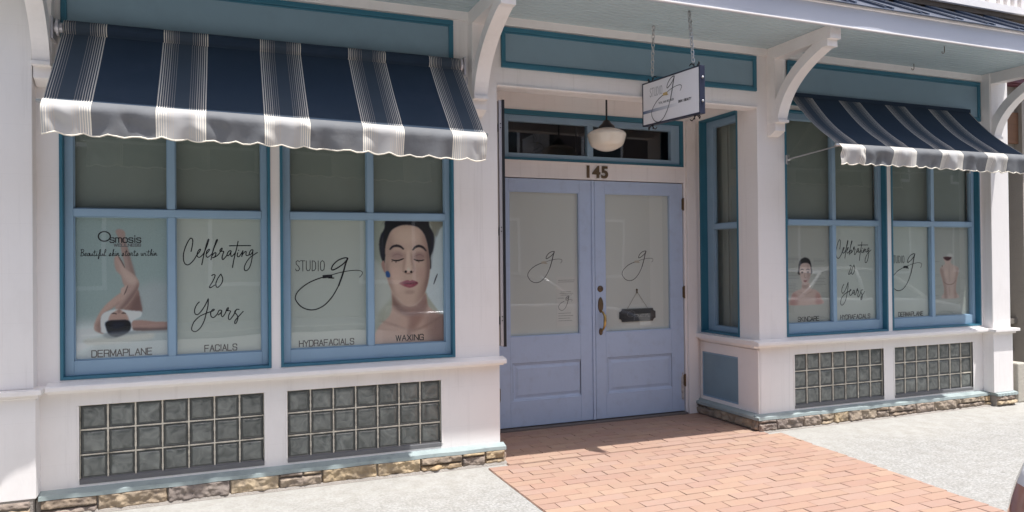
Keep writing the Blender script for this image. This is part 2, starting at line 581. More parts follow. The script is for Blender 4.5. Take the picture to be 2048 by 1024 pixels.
def smooth_line(pts, n=5):
    out = []
    P = [pts[0]] + list(pts) + [pts[-1]]
    for i in range(1, len(P) - 2):
        p0, p1, p2, p3 = P[i - 1], P[i], P[i + 1], P[i + 2]
        for k in range(n):
            t = k / n
            out.append(tuple(0.5 * (2 * p1[d] + (p2[d] - p0[d]) * t + (2 * p0[d] - 5 * p1[d] + 4 * p2[d] - p3[d]) * t * t + (3 * p1[d] - p0[d] - 3 * p2[d] + p3[d]) * t ** 3) for d in (0, 1)))
    out.append(tuple(pts[-1]))
    return out

def ribbon(mb, pts, width, place, mi=0, smooth=True, lift=0.0):
    """flat pen stroke: 2D points (u, v) in metres -> place(u, v, lift)"""
    if smooth and len(pts) > 2: pts = smooth_line(pts)
    q = [Vector((p[0], p[1])) for p in pts]
    if not smooth:
        for k, (A, Bv) in enumerate(zip(q, q[1:])):
            d = Bv - A
            if d.length < 1e-6: continue
            d.normalize(); nn = Vector((-d.y, d.x)) * width / 2; e = d * width * .38
            c = [A - e + nn, Bv + e + nn, Bv + e - nn, A - e - nn]
            mb.quad(*[place(v.x, v.y, lift + .00002 * (k % 4)) for v in c], mi)
        return
    n = len(q); L, R = [], []
    for i in range(n):
        d = q[min(i + 1, n - 1)] - q[max(i - 1, 0)]
        if d.length < 1e-7: d = Vector((1, 0))
        d.normalize(); nrm = Vector((-d.y, d.x))
        ext = -d * width * 0.3 if i == 0 else (d * width * 0.3 if i == n - 1 else Vector((0, 0)))
        L.append(q[i] + nrm * width / 2 + ext); R.append(q[i] - nrm * width / 2 + ext)
    for i in range(n - 1):
        mb.quad(place(L[i].x, L[i].y, lift), place(L[i + 1].x, L[i + 1].y, lift), place(R[i + 1].x, R[i + 1].y, lift), place(R[i].x, R[i].y, lift), mi)

# block capitals in a squarish extended style, unit box
GL = {
 'A': [[(0, 0), (.5, 1), (1, 0)], [(.2, .36), (.8, .36)]],
 'B': [[(0, 0), (0, 1), (.8, 1), (.95, .85), (.95, .65), (.8, .53), (0, .53)], [(.8, .53), (1, .4), (1, .12), (.85, 0), (0, 0)]],
 'C': [[(1, .75), (.95, .92), (.8, 1), (.2, 1), (.05, .9), (0, .7), (0, .3), (.05, .1), (.2, 0), (.8, 0), (.95, .08), (1, .28)]],
 'D': [[(0, 0), (0, 1), (.72, 1), (.93, .88), (1, .65), (1, .35), (.93, .12), (.72, 0), (0, 0)]],
 'E': [[(.95, 1), (0, 1), (0, 0), (.97, 0)], [(0, .52), (.85, .52)]],
 'F': [[(.95, 1), (0, 1), (0, 0)], [(0, .5), (.82, .5)]],
 'G': [[(1, .76), (.95, .92), (.8, 1), (.2, 1), (.05, .9), (0, .7), (0, .3), (.05, .1), (.2, 0), (.98, 0), (.98, .46), (.55, .46)]],
 'H': [[(0, 0), (0, 1)], [(1, 0), (1, 1)], [(0, .53), (1, .53)]],
 'I': [[(.5, 0), (.5, 1)]],
 'K': [[(0, 0), (0, 1)], [(.95, 1), (0, .45)], [(.3, .62), (1, 0)]],
 'L': [[(0, 1), (0, 0), (.95, 0)]],
 'M': [[(0, 0), (0, 1), (.5, .12), (1, 1), (1, 0)]],
 'N': [[(0, 0), (0, 1), (1, 0), (1, 1)]],
 'O': [[(.2, 0), (.05, .1), (0, .3), (0, .7), (.05, .9), (.2, 1), (.8, 1), (.95, .9), (1, .7), (1, .3), (.95, .1), (.8, 0), (.2, 0)]],
 'P': [[(0, 0), (0, 1), (.8, 1), (.97, .88), (1, .72), (.97, .55), (.8, .45), (0, .45)]],
 'R': [[(0, 0), (0, 1), (.8, 1), (.97, .9), (1, .75), (.97, .6), (.8, .48), (0, .48)], [(.7, .48), (.95, .38), (.97, 0)]],
 'S': [[(.98, .74), (.95, .92), (.8, 1), (.18, 1), (.03, .9), (.03, .65), (.18, .54), (.82, .47), (.98, .36), (.98, .1), (.83, 0), (.18, 0), (.03, .08), (0, .27)]],
 'T': [[(0, 1), (1, 1)], [(.5, 1), (.5, 0)]],
 'U': [[(0, 1), (0, .25), (.08, .07), (.25, 0), (.75, 0), (.92, .07), (1, .25), (1, 1)]],
 'W': [[(0, 1), (.25, 0), (.5, .95), (.75, 0), (1, 1)]],
 'X': [[(0, 0), (1, 1)], [(0, 1), (1, 0)]],
 'Y': [[(0, 1), (.5, .48), (1, 1)], [(.5, .48), (.5, 0)]],
 '|': [[(.5, 0), (.5, 1)]],
 's': [[(.95, .5), (.85, .62), (.15, .62), (.02, .5), (.12, .36), (.88, .28), (.98, .14), (.85, 0), (.15, 0), (0, .12)]],
 'm': [[(0, 0), (0, .62), (.4, .62), (.5, .5), (.5, 0)], [(.45, .58), (.6, .62), (.88, .62), (1, .5), (1, 0)]],
 'o': [[(.2, 0), (.02, .14), (.02, .48), (.2, .62), (.8, .62), (.98, .48), (.98, .14), (.8, 0), (.2, 0)]],
 'i': [[(.5, 0), (.5, .62)], [(.5, .84), (.5, .92)]],
}
NARROW = {'I': .22, 'i': .22, '|': .3, 'W': 1.25, 'm': 1.35, 'M': 1.15, ' ': .6}

def caps(mb, text, u0, u1, v0, h, width, place, mi=0, lift=0.0, gap=0.28):
    ws = [NARROW.get(c, 1.0) for c in text]
    tot = sum(ws) + gap * (len(text) - 1)
    k = (u1 - u0) / tot
    u = u0
    for c, wd in zip(text, ws):
        for st in GL.get(c, []):
            ribbon(mb, [(u + p[0] * wd * k if c not in 'Ii|' else u + wd * k * .5, v0 + p[1] * h) for p in st], width, place, mi, smooth=False, lift=lift)
        u += (wd + gap) * k

# small cursive, x-height 0.45, pen joined
CUR = {
 'B': [[(.2, 0), (.35, .95)], [(.15, .9), (.5, 1.02), (.75, .85), (.6, .6), (.35, .52), (.65, .45), (.72, .2), (.45, .02), (.1, .05)]],
 'e': [[(0, .1), (.3, .2), (.42, .36), (.28, .45), (.12, .28), (.2, .05), (.5, .1)]],
 'a': [[(.45, .42), (.2, .42), (.05, .2), (.15, .02), (.35, .15), (.45, .42), (.42, .08), (.6, .1)]],
 'u': [[(0, .4), (.05, .08), (.25, .05), (.42, .4), (.42, .08), (.6, .1)]],
 't': [[(.35, .85), (.18, .1), (.3, .02), (.5, .12)], [(.05, .58), (.55, .62)]],
 'i': [[(.1, .4), (.08, .05), (.3, .12)], [(.2, .6), (.22, .64)]],
 'f': [[(.1, .1), (.5, .6), (.55, .95), (.35, .8), (.2, -.3), (.05, -.4), (.15, -.05), (.5, .1)]],
 'l': [[(0, .1), (.35, .6), (.45, .98), (.28, .9), (.15, .15), (.25, .02), (.45, .1)]],
 's': [[(0, .05), (.3, .45), (.36, .2), (.2, .0), (.05, .05), (.5, .12)]],
 'k': [[(.1, 0), (.4, .95), (.3, .85), (.1, .0), (.3, .4), (.4, .3), (.2, .2), (.4, .02), (.6, .1)]],
 'n': [[(.05, .4), (.05, .02), (.25, .42), (.36, .35), (.36, .05), (.58, .1)]],
 'r': [[(.05, .1), (.2, .45), (.4, .4), (.32, .08), (.55, .1)]],
 'w': [[(0, .4), (.05, .05), (.25, .1), (.3, .38), (.32, .06), (.52, .1), (.6, .42), (.75, .35)]],
 'h': [[(.1, 0), (.42, .95), (.3, .85), (.1, .0), (.3, .42), (.42, .3), (.42, .05), (.6, .1)]],
 'O': [[(.5, 1), (.2, .8), (.1, .35), (.4, .05), (.8, .3), (.85, .75), (.55, 1), (.5, .95)]],
 'p': [[(.1, .42), (0, -.4)], [(.08, .3), (.3, .45), (.45, .25), (.3, .05), (.08, .1)]],
}
def cursive(mb, text, u0, u1, v0, h, width, place, mi=0, lift=0.0):
    ws = [.35 if c == 'i' else (.45 if c == ' ' else (.8 if c in 'BwO' else .55)) for c in text]
    k = (u1 - u0) / sum(ws)
    u = u0
    for c, wd in zip(text, ws):
        for st in CUR.get(c, []):
            ribbon(mb, [(u + p[0] * k, v0 + p[1] * h) for p in st], width, place, mi, lift=lift)
        u += wd * k

# ------------------------------------------------------------------ ground
def rect_sheet(name, x0, x1, y0, y1, z, m, kind='structure', nx=1, ny=1):
    g = MB()
    g.grid(lambda u, v: (x0 + (x1 - x0) * u, y0 + (y1 - y0) * v, z), nx, ny)
    o = g.build(name, m, None, origin=((x0 + x1) / 2 * 0, 0, 0))
    return tag(o, kind=kind)
ground = rect_sheet('ground', -150, 150, -160, 140, -0.30, 'asphalt')
g = MB()
g.box(-40, 60, -3.2, 0.6, -0.25, 0.0)
tag(g.build('sidewalk', 'concrete', None), kind='structure')
g = MB()
g.box(-40, 60, -3.36, -3.205, -0.26, -0.002)
tag(g.build('kerb', mat('kerb_concrete', (0.40, 0.39, 0.36), 0.9, 0.12, 12, 0.3, 80), None, bevel=0.02), kind='structure')
rect_sheet('road', -60, 80, -12.5, -3.36, -0.14, 'asphalt')
g = MB()
g.box(-40, 60, -15.0, -12.4, -0.2, 0.0)
tag(g.build('far_sidewalk', 'concrete', None), kind='structure')

# brick path
g = MB()
g.prism([(1.512, -.165), (1.512, -3.195), (3.895, -3.195), (4.168, -.165)], 'z', -.05, .003)
g.box(1.68, 4.06, -0.14, 0.84, -0.05, 0.0035)
tag(g.build('paver_bed', 'sand', None), kind='structure')
g = MB()
def brick(x0, x1, y0, y1, z, j=0.0017, c=0.0018):
    j = j * rnd.uniform(.6, 1.5)
    x0 += j; x1 -= j; y0 += j; y1 -= j
    if x1 - x0 < 0.015 or y1 - y0 < 0.015: return
    z += rnd.uniform(-0.0012, 0.0012)
    tx, ty = rnd.uniform(-.0012, .0012), rnd.uniform(-.0012, .0012)
    n = len(g.v)
    for (a, b, h) in ((x0, y0, z - .006), (x1, y0, z - .006), (x1, y1, z - .006), (x0, y1, z - .006), (x0 + c, y0 + c, z - tx - ty), (x1 - c, y0 + c, z + tx - ty), (x1 - c, y1 - c, z + tx + ty), (x0 + c, y1 - c, z - tx + ty)):
        g.v.append((a, b, h))
    for q in ((4, 5, 6, 7), (0, 1, 5, 4), (1, 2, 6, 5), (2, 3, 7, 6), (3, 0, 4, 7)):
        g.f.append(tuple(n + k for k in q)); g.m.append(0)
BW, BL = 0.097, 0.238
y = -0.150
row = 0
while y > -3.18:
    xl, xr = 1.515, 4.17 + 0.09 * (y + 0.16)
    x = xl - (BL / 2 if row % 2 else 0) - rnd.uniform(0, .01)
    while x < xr:
        a, b = max(x, xl), min(x + BL, xr)
        if b - a > 0.02: brick(a, b, y - BW, y, 0.008)
        x += BL
    y -= BW; row += 1
y = 0.835
row = 0
while y > -0.136:
    y0 = max(y - BW, -0.136)
    x = 1.685 - (BL / 2 if row % 2 else 0)
    while x < 4.055:
        a, b = max(x, 1.685), min(x + BL, 4.055)
        if b - a > 0.02: brick(a, b, y0, y, 0.0105, .0009)
        x += BL
    y -= BW; row += 1
tag(g.build('brick_path', 'brick', None, normals=False), kind='structure')

# ------------------------------------------------------------------ the shop building
B = thing('shop_building', (2.8, 0.4, 0), 'white wooden shopfront with blue sash windows, lilac double doors and glass block panels', 'building')
P_ = 0.1524
PAN = [-1.069, 0.1446, 4.466, 5.673]            # left edges of the four glass block panels
PZ0, PZ1 = 0.183, 0.183 + 3 * P_
PWID = 7 * P_
WT = .2
W1, W2, W3, W4 = -1.168, 0.107, 4.385, 5.655     # casing left edges of the four windows
WW = 1.215
WZ0, WZ1 = 0.80, 2.82

g = MB()
# left bay
g.box(-9, W1, 0, WT, 0.0, 3.335)
g.box(W1 + WW, W2, 0, WT, WZ0, WZ1)
g.box(W2 + WW, 1.665, 0, WT, 0.0, 3.335)
g.box(W1, W2 + WW, 0, WT, WZ1, 3.335)
g.box(W1, W2 + WW, 0, WT, PZ1, WZ0)
g.box(W1, W2 + WW, 0, WT, 0.0, PZ0)
g.box(W1, PAN[0], 0, WT, PZ0, PZ1)
g.box(PAN[0] + PWID, PAN[1], 0, WT, PZ0, PZ1)
g.box(PAN[1] + PWID, W2 + WW, 0, WT, PZ0, PZ1)
# entry
g.box(1.665, 4.084, 0, .13, 2.805, 3.335)
g.box(1.465, 1.665, WT, 1.04, 0.0, 3.335)
g.box(1.665, 1.975, .84, 1.04, 0.0, 3.05)
g.box(3.905, 4.084, .84, 1.04, 0.0, 3.05)
g.box(1.975, 3.905, .84, 1.04, 2.835, 3.05)
g.box(1.975, 3.905, .835, .93, 2.236, 2.387)
g.box(1.665, 4.084, .13, .84, 3.0, 3.05)
# right return and bay
g.box(4.084, W3, 0, .2585, 0.0, 3.335)
g.box(4.084, 4.284, .2585, 1.04, 0.0, .79)
g.box(4.084, 4.284, .2585, 1.04, 2.845, 3.335)
g.box(4.084, 4.284, .826, 1.04, .79, 2.845)
g.box(W3 + WW, W4, 0, WT, WZ0, WZ1)
g.box(W4 + WW, 7.12, 0, WT, 0.0, 3.335)
g.box(W3, W4 + WW, 0, WT, WZ1, 3.335)
g.box(W3, W4 + WW, 0, WT, PZ1, WZ0)
g.box(W3, W4 + WW, 0, WT, 0.0, PZ0)
g.box(W3, PAN[2], 0, WT, PZ0, PZ1)
g.box(PAN[2] + PWID, PAN[3], 0, WT, PZ0, PZ1)
g.box(PAN[3] + PWID, W4 + WW, 0, WT, PZ0, PZ1)
g.box(6.92, 7.12, .2, 6.5, 0, 8)
g.box(-9, -8.8, .2, 6.5, 0, 8)
wall = g.build('wall', 'white', B)

# corner boards, casings and thin trims that stand proud of the wall
g = MB()
g.box(3.925, 4.03, .808, .837, 0.0, 2.83)       # jamb casing beside the right door
g.build('casing', 'trimwhite', B, bevel=.003)
g = MB()
g.box(1.88, 1.972, .808, .837, 0.0, 2.83)
g.build('casing', 'trimwhite', B, bevel=.003)
g = MB()
g.box(1.975, 3.905, .822, .833, 2.372, 2.388)
g.build('trim_board', 'trimwhite', B, bevel=.003)
g = MB()
g.box(1.668, 4.082, -.014, 0.0, 2.81, 2.822)    # bead on the entry beam
g.build('trim_board', 'trimwhite', B, bevel=.003)
for a in (PAN[0], PAN[1], PAN[2], PAN[3]):      # slim stops round the glass block
    g = MB()
    g.box(a - .012, a, -.006, .05, PZ0, PZ1)
    g.build('stop_bead', 'trimwhite', B, bevel=.003)
    g = MB()
    g.box(a + PWID, a + PWID + .012, -.006, .05, PZ0, PZ1)
    g.build('stop_bead', 'trimwhite', B, bevel=.003)
g = MB()
g.box(-1.285, 1.665, -.018, 0, 3.268, 3.335)    # trim board under the soffit
g.build('trim_board', 'trimwhite', B, bevel=.003)
g = MB()
g.box(1.665, 4.19, -.018, 0, 3.268, 3.335)
g.build('trim_board', 'trimwhite', B, bevel=.003)
g = MB()
g.box(4.30, 6.91, -.018, 0, 3.268, 3.335)
g.build('trim_board', 'trimwhite', B, bevel=.003)


# pilasters with their caps
def pilaster(x0, x1, tag_label):
    q = MB()
    q.box(x0, x1, -.10, 0, .775, 3.333)
    q.box(x0 - .012, x1 + .012, -.112, 0, .135, .742)
    p = q.build('pilaster', 'white', B, bevel=.004)
    q = MB()
    q.box(x0 - .05, x1 + .05, -.165, 0.01, .744, .774)
    q.box(x0 - .03, x1 + .03, -.135, 0.01, .722, .743)
    q.build('cap', 'trimwhite', p, bevel=.004)
pilaster(-1.95, -1.285, None)
pilaster(6.90, 7.16, None)

# sills
g = MB()
def sill_prof(a, b):
    g.prism([(0.0, .738), (-.08, .740), (-.087, .748), (-.087, .770), (-.08, .776), (0.0, .79)], 'x', a, b)
    g.prism([(0.0, .722), (-.02, .722), (-.03, .7375), (0.0, .7375)], 'x', a, b)
sill_prof(-1.234, 1.692)
g.build('sill', 'trimwhite', B, bevel=.003)
g = MB()
sill_prof(4.0, 6.85)
g.box(4.0, 4.084, -.0, .84, .740, .783)
g.box(4.05, 4.084, 0, .84, .712, .739)
g.build('sill', 'trimwhite', B, bevel=.003)

# frieze panels: teal moulding round a slate blue panel
for (a, b, z0) in ((-1.155, 1.325, 2.86), (1.70, 4.075, 2.952), (4.415, 6.885, 2.86)):
    q = MB()
    q.box(a, b, -.006, .02, z0, 3.256)
    fz = q.build('frieze_panel', 'frieze', B)
    q = MB()
    e = .034
    q.box(a, b, -.02, .01, 3.256 - e, 3.257)
    q.box(a, b, -.02, .01, z0 - .001, z0 + e)
    q.box(a, a + e, -.019, .01, z0 + e, 3.256 - e)
    q.box(b - e, b, -.019, .01, z0 + e, 3.256 - e)
    for (c, d, s, t_) in ((a + e, b - e, 3.256 - e - .012, 3.256 - e), (a + e, b - e, z0 + e, z0 + e + .012)):
        q.box(c, d, -.012, .01, s, t_)
    q.build('moulding', 'teal', fz, bevel=.004)

# ------------------------------------------------------------------ windows
def window(x0, place, W=WW, z0=WZ0, z1=WZ1, cols=2, deep=.10, sash_d=.045, gl=(.066, .056), zlow=(.908, 1.798), zup=(1.845, 2.748), blind=True):
    """place(u, d, z): u along the wall, d into the wall"""
    q = MB()
    t = .018
    q.box(0, t, -.007, deep, z0, z1, fn=place); q.box(W - t, W, -.007, deep, z0, z1, fn=place)
    q.box(t, W - t, -.006, deep, z1 - t, z1, fn=place); q.box(t, W - t, -.006, deep, z0, z0 + t, fn=place)
    win = q.build('window', 'teal', B, bevel=.002)
    q = MB()
    d0, d1 = sash_d, sash_d + .042
    ul, ur = gl[0], W - gl[1]
    q.box(t, ul, d0, d1, z0 + t, z1 - t, fn=place); q.box(ur, W - t, d0, d1, z0 + t, z1 - t, fn=place)
    q.box(ul, ur, d0, d1, z0 + t, zlow[0], fn=place)
    q.box(ul, ur, d0, d1, zup[1], z1 - t, fn=place)
    q.box(ul, ur, d0 - .004, d1, zlow[1], zup[0], fn=place)
    edges = [(ul, ur)]
    if cols == 2:
        um = (ul + ur) / 2
        q.box(um - .0225, um + .0225, d0 + .003, d1, zlow[0], zlow[1], fn=place)
        q.box(um - .0225, um + .0225, d0 + .003, d1, zup[0], zup[1], fn=place)
        edges = [(ul, um - .0225), (um + .0225, ur)]
    # putty bead
    for a, b in edges:
        for s, e_ in (zlow, zup):
            q.box(a, b, d0 + .012, d1, s, s + .006, fn=place); q.box(a, b, d0 + .012, d1, e_ - .006, e_, fn=place)
            q.box(a, a + .006, d0 + .0125, d1, s + .006, e_ - .006, fn=place); q.box(b - .006, b, d0 + .0125, d1, s + .006, e_ - .006, fn=place)
    q.build('sash', 'blue', win, bevel=.003)
    q = MB()
    d = sash_d + .028
    for a, b in edges:
        for s, e_ in (zlow, zup):
            q.quad(place(a, d, s), place(b, d, s), place(b, d, e_), place(a, d, e_))
    q.build('pane', 'glass', win, normals=False)
    if blind:
        q = MB()
        d = sash_d + .07
        q.box(ul - .01, ur + .01, d, d + .004, zup[0] - .03, zup[1] + .03, fn=place)
        q.build('blind', 'blind', win)
    return win, edges
def fx(x0):
    return lambda u, d, z: (x0 + u, d, z)
wins = []
for x0 in (W1, W2, W3, W4):
    wins.append(window(x0, fx(x0)))
# entry side window, in the return wall
rp = lambda u, d, z: (4.084 + d, .826 - u, z)
window(0, rp, W=.5675, z0=.79, z1=2.845, cols=1, deep=.12, sash_d=.07, gl=(.118, .075), zlow=(.856, 1.785), zup=(1.835, 2.768), blind=False)
q = MB()
q.box(4.27, 4.275, .27, .81, .8, 2.83)
q.box(4.255, 4.262, .62, .66, .8, 2.83)
q.build('blind', 'blind', B)

# panel below the side window
q = MB()
q.box(4.0785, 4.09, .272, .80, .18, .605)
sp = q.build('apron_panel', 'frieze', B)
q = MB()
q.box(4.068, 4.09, .25, .83, .607, .70); q.box(4.068, 4.09, .25, .83, .142, .178)
q.box(4.068, 4.09, .802, .83, .178, .607); q.box(4.066, 4.09, 0.0, .27, .142, .70)
q.build('rail', 'trimwhite', sp, bevel=.003)
q = MB()
q.box(4.0725, 4.09, .272, .80, .592, .605, 0); q.box(4.0725, 4.09, .272, .80, .18, .193, 0)
q.box(4.0726, 4.09, .789, .80, .193, .592, 0); q.box(4.0726, 4.09, .272, .28, .193, .592, 0)
q.build('bead', 'blue', sp)

# ------------------------------------------------------------------ glass block panels
for x0 in PAN:
    q = MB()
    q.box(x0, x0 + PWID, .034, .07, PZ0, PZ1)
    mo = q.build('glass_block_panel', 'mortar', B)
    q = MB()
    # mortar joints, slightly uneven
    def joint(p0, p1, wd, hor):
        n = 18
        for k in range(n):
            t0, t1 = k / n, (k + 1) / n
            a0 = wd / 2 * (1 + rnd.uniform(-.3, .3)); a1 = wd / 2 * (1 + rnd.uniform(-.3, .3))
            A = (p0[0] + (p1[0] - p0[0]) * t0, p0[1] + (p1[1] - p0[1]) * t0)
            C = (p0[0] + (p1[0] - p0[0]) * t1, p0[1] + (p1[1] - p0[1]) * t1)
            yy = .012
            if hor: q.quad((A[0], yy, A[1] - a0), (C[0], yy, C[1] - a1), (C[0], yy, C[1] + a1), (A[0], yy, A[1] + a0)); q.quad((A[0], yy, A[1] + a0), (C[0], yy, C[1] + a1), (C[0], .034, C[1] + a1), (A[0], .034, A[1] + a0)); q.quad((A[0], .034, A[1] - a0), (C[0], .034, C[1] - a1), (C[0], yy, C[1] - a1), (A[0], yy, A[1] - a0))
            else: q.quad((A[0] - a0, yy + .0004, A[1]), (A[0] + a0, yy + .0004, A[1]), (C[0] + a1, yy + .0004, C[1]), (C[0] - a1, yy + .0004, C[1])); q.quad((A[0] - a0, yy, A[1]), (C[0] - a1, yy, C[1]), (C[0] - a1, .034, C[1]), (A[0] - a0, .034, A[1])); q.quad((A[0] + a0, yy, A[1]), (A[0] + a0, .034, A[1]), (C[0] + a1, .034, C[1]), (C[0] + a1, yy, C[1]))
    for i in range(8): joint((x0 + i * P_, PZ0), (x0 + i * P_, PZ1), .009, False)
    for j in range(1, 4): joint((x0, PZ0 + j * P_), (x0 + PWID, PZ0 + j * P_), .008, True)
    q.build('mortar_joint', 'mortar', mo)
    q = MB()
    for i in range(7):
        for j in range(3):
            a, b = x0 + i * P_ + .003, x0 + (i + 1) * P_ - .003
            c, d = PZ0 + j * P_ + .003, PZ0 + (j + 1) * P_ - .003
            rings = [(0, .026), (.003, .019), (.008, .0175), (.011, .020), (.0145, .020), (.019, .0165), (.034, .0145)]
            n0 = len(q.v)
            for k, (ins, yy) in enumerate(rings):
                q.v += [(a + ins, yy, c + ins), (b - ins, yy, c + ins), (b - ins, yy, d - ins), (a + ins, yy, d - ins)]
            for k in range(len(rings) - 1):
                for e in range(4):
                    q.f.append((n0 + k * 4 + e, n0 + k * 4 + (e + 1) % 4, n0 + (k + 1) * 4 + (e + 1) % 4, n0 + (k + 1) * 4 + e)); q.m.append(1 if k < 4 else 0)
            q.f.append(tuple(n0 + (len(rings) - 1) * 4 + e for e in range(4))); q.m.append(0)
    q.build('glass_block', ['block', 'blockrim'], mo)
    q = MB()
    q.prism([(.0335, PZ0 + .014), (-.004, PZ0 + .004), (-.004, PZ0 - .022), (.03, PZ0 - .022)], 'x', x0 + .0005, x0 + PWID - .0005)
    q.build('block_sill', mat('shadow_grey_block_sill', (.15, .15, .155), .7, .15, 8), mo)  # dark grey puts the shadow under the blocks into the sill colour

# ------------------------------------------------------------------ flashing and stone base
g = MB()
def flash(a, b, y0, fy=-.064):
    n = 24
    for k in range(n):
        s, e = a + (b - a) * k / n, a + (b - a) * (k + 1) / n
        d0, d1 = .0025 * math.sin(k * 1.7), .0025 * math.sin((k + 1) * 1.7)
        for (p, r_) in (((y0, .146), (fy, .128)), ((fy, .128), (fy - .003, .104)), ((fy - .003, .104), (y0, .106))):
            w0 = lambda yy: yy if yy == y0 else None
            def P2(t, dd): return [(t, yy + (dd if yy != y0 else 0), zz + (dd * .7 if yy != y0 else 0)) for yy, zz in (p, r_)]
            A = P2(s, d0); C = P2(e, d1)
            g.quad(A[0], A[1], C[1], C[0])
    g.poly([(a, y0, .146), (a, fy, .128), (a, fy - .003, .104), (a, y0, .106)])
    g.poly([(b, y0, .146), (b, fy, .128), (b, fy - .003, .104), (b, y0, .106)])
flash(-1.272, 1.69, 0.0)
g.build('flashing', 'patina', B)
g = MB()
flash(4.01, 6.90, 0.0)
flash(6.90, 7.20, -.05, -.14)
# round the entry corner
g.quad((4.068, 0, .1465), (4.068, .84, .1465), (4.0, .84, .13), (4.0, -.064, .13))
g.quad((4.0, -.064, .13), (4.0, .84, .13), (3.998, .84, .106), (3.998, -.067, .106))
g.quad((4.068, 0, .1462), (4.0, -.064, .1298), (4.012, -.064, .1285), (4.068, -.0, .1462))
g.build('flashing', 'patina', B)

g = MB()
def stone(P0, du, dv, u0, u1, v0, v1, nrm, depth=.013):
    """one hewn stone: bulging grid on the plane P0 + u*du + v*dv"""
    jn = .003
    u0 += jn; u1 -= jn; v0 += jn; v1 -= jn
    if u1 - u0 < .02 or v1 - v0 < .015: return
    nu = max(4, int((u1 - u0) / .006)); nv = max(3, int((v1 - v0) / .006))
    s1, s2, s3 = rnd.uniform(0, 50), rnd.uniform(0, 50), rnd.uniform(.7, 1.3)
    from mathutils import noise as mn
    tiltu, tiltv = rnd.uniform(-.006, .006), rnd.uniform(-.008, .008)
    def fn(a, b):
        eu = min(a, 1 - a) * (u1 - u0); ev = min(b, 1 - b) * (v1 - v0)
        edge = min(1, min(eu, ev) / .007)
        h = depth * (edge ** .5) * s3
        qv = Vector(((u0 + (u1 - u0) * a) * 14 + s1, (v0 + (v1 - v0) * b) * 14 + s2, 0))
        h += edge * (.017 * mn.fractal(qv, .8, 2.1, 5) + tiltu * (a - .5) + tiltv * (b - .5))
        wob = .0035 * mn.noise(Vector((a * 5 + s2, b * 5, s1)))
        u = u0 + (u1 - u0) * a + (wob if 0 < b < 1 else wob); v = v0 + (v1 - v0) * b + wob * .6
        if edge <= 0: h = -.006
        p = Vector(P0) + Vector(du) * u + Vector(dv) * v + Vector(nrm) * h
        return p
    g.grid(fn, nu, nv)
def course(P0, du, nrm, L, H, seedw=(.14, .40)):
    u = 0.0
    while u < L - .02:
        wd = min(rnd.uniform(*seedw), L - u)
        if L - u - wd < .07: wd = L - u
        r_ = rnd.random()
        if r_ < .5 or wd > .27 and r_ < .6:
            stone(P0, du, (0, 0, 1), u, u + wd, 0, H, nrm)
        elif r_ < .8:
            s = rnd.uniform(.55, .72) * H
            stone(P0, du, (0, 0, 1), u, u + wd, 0, s, nrm)
            if wd > .2:
                k = rnd.uniform(.35, .65) * wd
                stone(P0, du, (0, 0, 1), u, u + k, s, H, nrm, .010); stone(P0, du, (0, 0, 1), u + k, u + wd, s, H, nrm, .010)
            else: stone(P0, du, (0, 0, 1), u, u + wd, s, H, nrm, .010)
        else:
            s = rnd.uniform(.3, .5) * H
            stone(P0, du, (0, 0, 1), u, u + wd, 0, s, nrm, .016); stone(P0, du, (0, 0, 1), u, u + wd, s, H, nrm)
        u += wd
course((-1.265, -.058, .008), (1, 0, 0), (0, -1, 0), 2.945, .1)
course((-2.1, -.115, .014), (1, 0, 0), (0, -1, 0), .80, .112)
course((1.68, -.05, .008), (0, 1, 0), (1, 0, 0), .5, .1)
st1 = g.build('stone_base', 'stone', B, smooth=True)
g = MB()
course((4.02, -.058, .008), (1, 0, 0), (0, -1, 0), 2.88, .1)
course((6.905, -.13, .014), (1, 0, 0), (0, -1, 0), .28, .092)
course((4.02, .84, .014), (0, -1, 0), (-1, 0, 0), .885, .092, (.14, .3))
st = g.build('stone_base', 'stone', B, smooth=True)
g = MB()
g.box(-1.285, 1.672, -.048, 0, .0, .108)
g.box(-2.1, -1.29, -.108, 0, .0, .134)
g.prism([(-.04, 0.0), (-.085, 0.001), (-.075, .016), (-.04, .02)], 'x', -1.27, 1.69)
g.build('bedding', 'greymortar', st1)
g = MB()
g.box(4.03, 6.9, -.048, 0, .0, .108)
g.box(6.9, 7.17, -.124, 0, 0, .108)
g.box(4.028, 4.07, 0, .84, 0, .108)
g.prism([(-.04, 0.0), (-.085, 0.001), (-.075, .012), (-.04, .016)], 'x', 4.02, 6.9)
g.build('bedding', 'greymortar', st)

